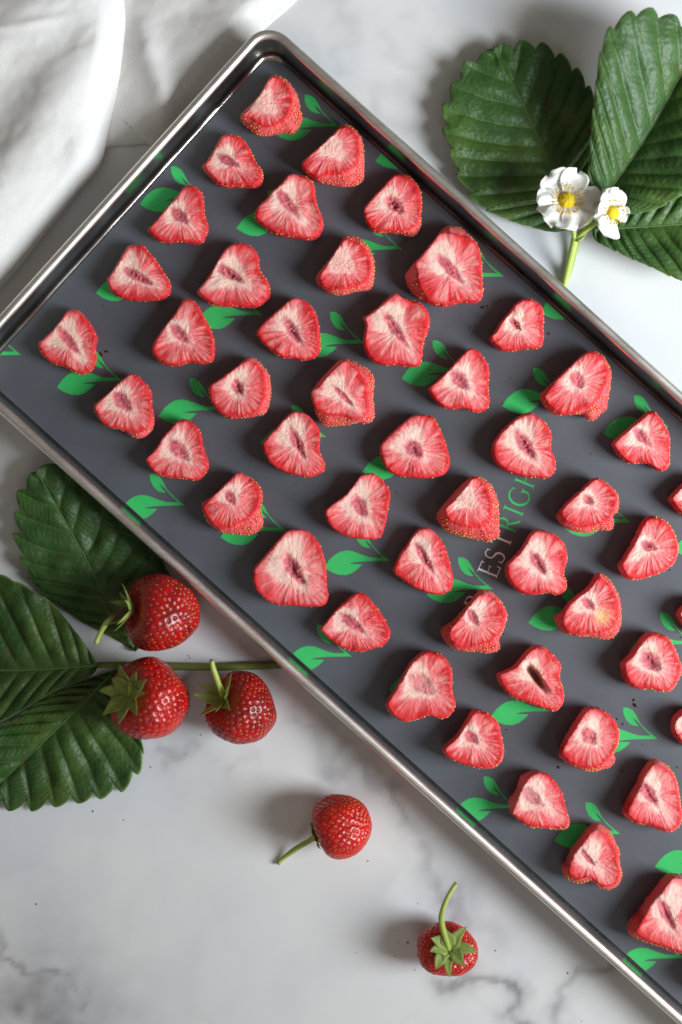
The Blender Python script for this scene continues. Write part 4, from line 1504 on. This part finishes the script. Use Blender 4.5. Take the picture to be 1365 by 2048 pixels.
leaflet(lf, 9, (268, 1305), (78, 938), [(235, 1285), (190, 1260), (135, 1226), (85, 1185), (52, 1145), (38, 1095), (33, 1030), (45, 975)],
        [(310, 1265), (335, 1200), (332, 1140), (300, 1098), (240, 1040), (180, 985), (120, 930)], 0.0010, 0.0095, 0.06, -0.03, tone=0.12, nv_=11, tooth=0.045, toothR=0.01)
petiole(lf, [(196, 1330, 0.0062), (240, 1330, 0.0045), (320, 1332, 0.0022), (420, 1334, 0.0016), (500, 1332, 0.0016), (566, 1328, 0.0018)], 0.0013, 0.0017,
        lin(120, 130, 62), lin(104, 122, 56))

rf = empty('strawberry_leaf', P(1165, 450, 0))
tag(rf, 'three-lobed strawberry leaf behind the white flowers in the upper-right corner', 'leaf', 'strawberry leaves on the counter')
leaflet(rf, 12, (1150, 455), (985, 98), [(1110, 462), (1060, 452), (1005, 436), (960, 412), (928, 372), (902, 318), (886, 258), (896, 190), (928, 135)],
        [(1172, 410), (1188, 340), (1197, 260), (1190, 195), (1160, 145), (1110, 105), (1050, 88)], 0.0035, 0.006, 0.12, 0.10, tone=0.10, nv_=12, tooth=0.042, curve=-0.03, zmid=-0.002)
leaflet(rf, 15, (1186, 425), (1400, 76), [(1176, 370), (1174, 300), (1178, 205), (1186, 130), (1206, 84), (1254, 54), (1325, 50)],
        [(1230, 430), (1300, 425), (1380, 380), (1450, 290), (1470, 190), (1440, 100)], 0.0150, 0.006, 0.66, 0.50, tone=0.25, nv_=11, tooth=0.036, curve=-0.03, zmid=-0.003, ecurl=0.2)
leaflet(rf, 18, (1188, 458), (1500, 440), [(1215, 432), (1262, 402), (1310, 370), (1365, 338), (1430, 335), (1480, 380)],
        [(1195, 482), (1240, 506), (1300, 534), (1365, 562), (1430, 560), (1485, 500)], 0.0110, 0.004, 0.22, 0.10, tone=0.18, nv_=11, tooth=0.034)
petiole(rf, [(1186, 430, 0.0085), (1172, 452, 0.0075), (1160, 470, 0.006), (1150, 500, 0.003), (1140, 535, 0.0018), (1128, 568, 0.0018)], 0.0011, 0.0014,
        lin(130, 150, 70), lin(150, 170, 84))
leaf_top = 0.019

# ------------------------------------------------------------------ strawberry blossoms
bl = empty('strawberry_blossom', P(1150, 480, 0))
tag(bl, 'sprig of two white five-to-seven-petalled strawberry flowers on a pale green forked stem', 'flower')


def petal(parent, c, up, d, ln, wd, lift, sd):
    """one rounded, wavy petal; d = outward direction, up = flower axis"""
    side = np.cross(up, d)
    nu, nv = 14, 13
    v = []
    for i in range(nu):
        t = i / (nu - 1)
        half = wd * 0.68 * (0.22 + 0.78 * math.sin(PI / 2 * min(t / 0.62, 1))) * (1.0 if t < 0.72 else math.sqrt(max(1 - ((t - 0.72) / 0.285) ** 2, 0.02)))
        for j in range(nv):
            q = (j / (nv - 1) - 0.5) * 2
            rim = 1 - 0.07 * math.exp(-(q / 0.3) ** 2) * t ** 4
            w = float(vnoise(t * 2.6 + sd * 3.1, q * 1.6 + sd * 1.7, sd)) - 0.5
            z = lift * t + ln * 0.16 * (q * q) * t + ln * 0.44 * w * t - ln * 0.18 * t ** 3
            v.append(c + d * ((0.10 + 0.90 * t * rim) * ln) + side * (q * half) + up * z)
    o = mk('petal', v, gridfaces(nu, nv), M['petal'], parent=parent)
    solid(o, 0.00022)


def flower(px, py, z, up, R, petals, rc, nst, sd):
    up = unit(up)
    c = np.array(P(px, py, z))
    a = unit(np.cross(up, [0.0, 1.0, 0.02]))       # roughly +x
    b = np.cross(up, a)                              # roughly +y
    # receptacle: domed, pimpled
    nr, na = 12, 28
    V = []
    for i in range(nr):
        ph = PI / 2 * i / (nr - 1) + 0.001
        for k in range(na):
            t = 2 * PI * k / na
            rr = rc * (1 + 0.09 * math.sin(7 * t + 5 * ph) * math.sin(6 * ph))
            V.append(c + (a * math.cos(t) + b * math.sin(t)) * rr * math.sin(ph) + up * (rr * 0.75 * math.cos(ph) + 0.0008))
    f = gridfaces(nr, na, wrap=True)
    f.append(tuple(range(na)))
    o = mk('flower', V, f, M['pollen'], parent=bl)
    for i, (ang, ln, wd, lift) in enumerate(petals):
        t = math.radians(ang)
        petal(o, c - up * 0.0003 * (i % 2), up, a * math.cos(t) + b * math.sin(t), ln, wd, lift, sd + i)
    rng = np.random.default_rng(sd)
    SV, SF = [], []
    for i in range(nst):
        t = 2 * PI * (i + rng.uniform(-0.3, 0.3)) / nst
        d = a * math.cos(t) + b * math.sin(t)
        ln = rc * rng.uniform(0.55, 0.95)
        p0 = c + d * rc * 0.85 + up * 0.0004
        p1 = c + d * (rc + ln * 0.6) + up * (0.0012 + 0.0006 * rng.uniform(0, 1))
        p2 = c + d * (rc + ln) + up * (0.0015 + 0.0012 * rng.uniform(0, 1))
        v, ff = tube([p0, p1, p2], [0.00011, 0.00011, 0.00010], 5)
        off = len(SV)
        SV += list(v)
        SF += [tuple(off + q for q in w) for w in ff]
        off = len(SV)
        SV += list(p2 + SEEDV * np.array([0.00048, 0.00042, 0.00038]))
        SF += [tuple(off + q for q in w) for w in SEEDF]
    st = mk('stamens', SV, SF, M['anther'], parent=o)
    st['kind'] = 'stuff'
    for k in range(6):
        t = math.radians(30 + 60 * k)
        d = a * math.cos(t) + b * math.sin(t)
        n = 8
        path = [c - up * 0.0012 + d * (R * 0.62 * i / (n - 1)) - up * 0.0006 * (i / (n - 1)) ** 2 for i in range(n)]
        wid = [max(0.0026 * math.sin(PI * min(0.2 + 0.79 * i / (n - 1), 1)), 0.0002) for i in range(n)]
        v, ff = ribbon(path, wid, np.cross(up, d), 0.1)
        s = mk('sepal', v, ff, M['sepal'], parent=o, col=np.tile(lin(110, 140, 62), (len(v), 1)))
        solid(s, 0.00025)
    return c


c1 = flower(1134, 402, 0.0225, (0.05, 0.10, 1.0), 0.0125,
            [(108, 0.0122, 0.0080, 0.0030), (62, 0.0126, 0.0088, 0.0042), (10, 0.0120, 0.0092, 0.0020),
             (176, 0.0134, 0.0090, 0.0030), (250, 0.0124, 0.0080, 0.0022), (303, 0.0126, 0.0090, 0.0014)], 0.0031, 24, 3)
c2 = flower(1224, 426, 0.0235, (0.60, -0.10, 1.0), 0.0095,
            [(64, 0.0100, 0.0084, 0.0026), (14, 0.0098, 0.0074, 0.0024), (300, 0.0095, 0.0070, 0.0020), (254, 0.0096, 0.0072, 0.0020), (176, 0.0056, 0.0046, 0.0034)],
            0.0025, 20, 40)
st = petiole(bl, [(1129, 572, 0.0016), (1136, 540, 0.0045), (1145, 500, 0.0110), (1150, 478, 0.0140)], 0.00125, 0.00145, lin(186, 206, 104), lin(176, 198, 96), 'stem')
petiole(bl, [(1150, 480, 0.0138), (1146, 455, 0.0165), (1139, 425, 0.0195), (1134, 404, 0.0218)], 0.0011, 0.0009, lin(170, 194, 92), lin(150, 176, 78), 'stem')
petiole(bl, [(1151, 480, 0.0138), (1168, 464, 0.0168), (1190, 448, 0.0195), (1214, 431, 0.0226)], 0.0010, 0.0008, lin(176, 198, 96), lin(160, 184, 84), 'stem')
# small bract at the fork
n = 8
pp = [np.array(P(1152 + 22 * i / (n - 1), 480 - 14 * i / (n - 1), 0.0150 + 0.002 * i / (n - 1))) for i in range(n)]
v, f = ribbon(pp, [max(0.0030 * math.sin(PI * min(0.25 + 0.74 * i / (n - 1), 1)), 0.0002) for i in range(n)], (0.6, 0.8, 0), 0.15)
o = mk('bract', v, f, M['sepal'], parent=bl, col=np.tile(lin(176, 186, 110), (len(v), 1)))
solid(o, 0.00025)

# ------------------------------------------------------------------ linen napkin
def sheet(edge, far, n, m, zfun, zl):
    E = resample(catmull(PA(edge, zl), 8, closed=False), n)
    Fp = resample(catmull(PA(far, zl), 8, closed=False), n)
    w = np.linspace(0, 1, m) ** 1.6
    Q = E[:, None, :] * (1 - w)[None, :, None] + Fp[:, None, :] * w[None, :, None]
    dist = np.linalg.norm(Q - E[:, None, :], axis=2)
    px = Q[..., 0] / PXM + 682.5
    py = -Q[..., 1] / PXM + 1024
    Z = zfun(px, py, dist)
    return np.stack([Q[..., 0], Q[..., 1], Z], 2).reshape(-1, 3), gridfaces(n, m)


def ridge(px, py, a, b, w, h):
    """a fold running from a to b (pixels), w wide, h high, fading at its ends"""
    ax, ay = a
    bx, by = b
    dx, dy = bx - ax, by - ay
    L = math.hypot(dx, dy)
    t = ((px - ax) * dx + (py - ay) * dy) / L
    s = ((px - ax) * -dy + (py - ay) * dx) / L
    s = s + 10 * np.sin(t / 60.0 + ax)
    return h * np.exp(-(s / w) ** 2) * sstep(-60, 60, t) * sstep(L + 60, L - 60, t)


def round_edge(dist, w, h):
    q = np.clip(dist / w, 0, 1)
    return h * np.sqrt(np.clip(1 - (1 - q) ** 2, 0, 1))


def z_low(px, py, dist):
    z = 0.0004 + round_edge(dist, 0.004, 0.0012)
    z = z + ridge(px, py, (560, -60), (280, 250), 60, 0.0042) * sstep(0, 0.012, dist)
    z = z + ridge(px, py, (380, -60), (250, 200), 55, 0.0026)
    z = z + ridge(px, py, (300, 60), (330, 240), 26, 0.0035) * sstep(0, 0.012, dist)
    z = z + 0.0022 * (fnoise(px / 70, py / 70, 61, 3) - 0.4) * sstep(0, 0.008, dist)
    z = z + 0.0007 * (fnoise(px / 30, py / 24 + px / 70, 87, 3) - 0.5) * sstep(0, 0.006, dist)
    return np.maximum(z, 0.0004)


def z_up(px, py, dist):
    z = 0.0045 + round_edge(dist, 0.030, 0.0120) - 0.002 * sstep(0.003, 0.0, dist)
    z = z + ridge(px, py, (-80, 520), (250, 60), 70, 0.0048) * sstep(0, 0.010, dist)
    z = z + ridge(px, py, (-60, 330), (200, 90), 60, -0.0030) * sstep(0, 0.012, dist)
    z = z + ridge(px, py, (-60, 150), (210, -40), 60, 0.0036) * sstep(0, 0.012, dist)
    z = z + ridge(px, py, (60, 500), (205, 290), 24, 0.0016) * sstep(0, 0.006, dist)
    z = z + ridge(px, py, (-40, 90), (150, 75), 8, 0.0009)
    z = z + 0.0022 * (fnoise(px / 110, py / 110, 71, 2) - 0.4) * sstep(0, 0.008, dist)
    z = z + 0.0008 * (fnoise(px / 30 + py / 60, py / 22, 83, 3) - 0.5) * sstep(0, 0.006, dist)
    return np.maximum(z, 0.002)


v1, f1 = sheet([(680, -170), (632, -60), (592, 0), (545, 42), (516, 70), (470, 130), (400, 225), (333, 306), (300, 288), (262, 289), (205, 298), (150, 360), (60, 470), (-40, 600)],
               [(450, -260), (350, -250), (260, -240), (180, -230), (100, -220), (40, -200), (-20, -180), (-80, -120), (-120, -60), (-150, 0), (-170, 80), (-180, 180), (-190, 300), (-200, 420)],
               150, 80, z_low, 0.001)
cl = mk('linen_napkin', v1, f1, M['linen'], origin=P(150, 150, 0))
tag(cl, 'crumpled white linen napkin folded over itself in the upper-left corner', 'napkin')
solid(cl, 0.0006)
v2, f2 = sheet([(232, -170), (238, -60), (244, 0), (246, 60), (238, 130), (226, 190), (213, 250), (205, 292), (192, 330), (150, 378), (92, 452), (40, 520), (0, 565), (-60, 625), (-120, 690)],
               [(60, -260), (40, -250), (20, -240), (0, -220), (-30, -190), (-60, -150), (-90, -110), (-120, -60), (-150, 0), (-170, 60), (-190, 120), (-200, 200), (-210, 280), (-220, 360), (-230, 440)],
               170, 90, z_up, 0.008)
fo = mk('folded_layer', v2, f2, M['linen'], parent=cl)
solid(fo, 0.0006)

# ------------------------------------------------------------------ crumbs
def crumbs(name, pts, z, label):
    V, F = [], []
    for i, (x, y, s) in enumerate(pts):
        p = np.array(P(x, y, z))
        r = np.random.default_rng(i + 3)
        q = SEEDV * np.array([s * r.uniform(0.7, 1.5), s * r.uniform(0.6, 1.1), s * 0.16]) * 0.55 * PXM * (1 + 0.3 * r.normal(size=(len(SEEDV), 1)))
        a = r.uniform(0, PI)
        q = np.stack([q[:, 0] * math.cos(a) - q[:, 1] * math.sin(a), q[:, 0] * math.sin(a) + q[:, 1] * math.cos(a), q[:, 2] - q[:, 2].min()], 1)
        off = len(V)
        V += list(p + q)
        F += [tuple(off + k for k in w) for w in SEEDF]
    o = mk(name, V, F, M['crumb'], origin=P(pts[0][0], pts[0][1], z))
    tag(o, label, 'crumbs', kind='stuff')


crumbs('crumbs', [(372, 1508, 2.2), (186, 1622, 3), (248, 1640, 2), (73, 1808, 3.5), (302, 1535, 2), (301, 1534, 2), (736, 1722, 2.4), (836, 1807, 2.6), (797, 1884, 2.6),
                  (790, 1912, 2), (816, 1885, 3), (991, 1901, 2.4), (1136, 1946, 2.6), (20, 868, 2), (372, 1320, 2), (377, 1312, 2), (402, 1470, 2), (1164, 2043, 2.4),
                  (830, 1940, 2), (714, 1905, 1.8), (380, 1316, 2.4)], 0.0, 'a few dark specks of dried crumbs on the marble')
rc_ = np.random.default_rng(5)
mp = [(206, 612, 3), (203, 708, 6), (214, 704, 5), (1098, 667, 4.5), (1006, 808, 2.6), (1021, 756, 1.8), (965, 615, 5), (975, 612, 4), (940, 655, 3), (950, 650, 2.6), (1184, 1150, 2),
      (1270, 1410, 6), (1268, 1400, 4), (1246, 1448, 3.4), (1234, 1438, 3), (1118, 1535, 4.4), (1244, 1542, 3.4), (1125, 1786, 4.4), (592, 968, 2.6), (793, 986, 2), (1014, 1459, 3), (957, 1320, 2),
      (1008, 1268, 3.6), (876, 1210, 2.6), (862, 1175, 2), (1010, 840, 2), (1182, 908, 1.8), (1362, 1275, 4), (1340, 1140, 3), (337, 488, 3), (1286, 1490, 2.4), (1355, 1535, 3.2), (1136, 1606, 2), (498, 1010, 2)]
for _ in range(26):
    mp.append((rc_.uniform(250, 1300), rc_.uniform(500, 1700), rc_.uniform(0.9, 1.7)))
mp = [q for q in mp if (MN0 + 0.004 < np.array(P(q[0], q[1])[:2]) @ ND < MN1 - 0.004) and np.array(P(q[0], q[1])[:2]) @ TD > MT0 + 0.004]
crumbs('crumbs', mp, MAT_TOP + 0.00008, 'scattered dark red crumbs on the grey mat between the slices')

for o in bpy.data.objects:
    if '_o' in o:
        del o['_o']
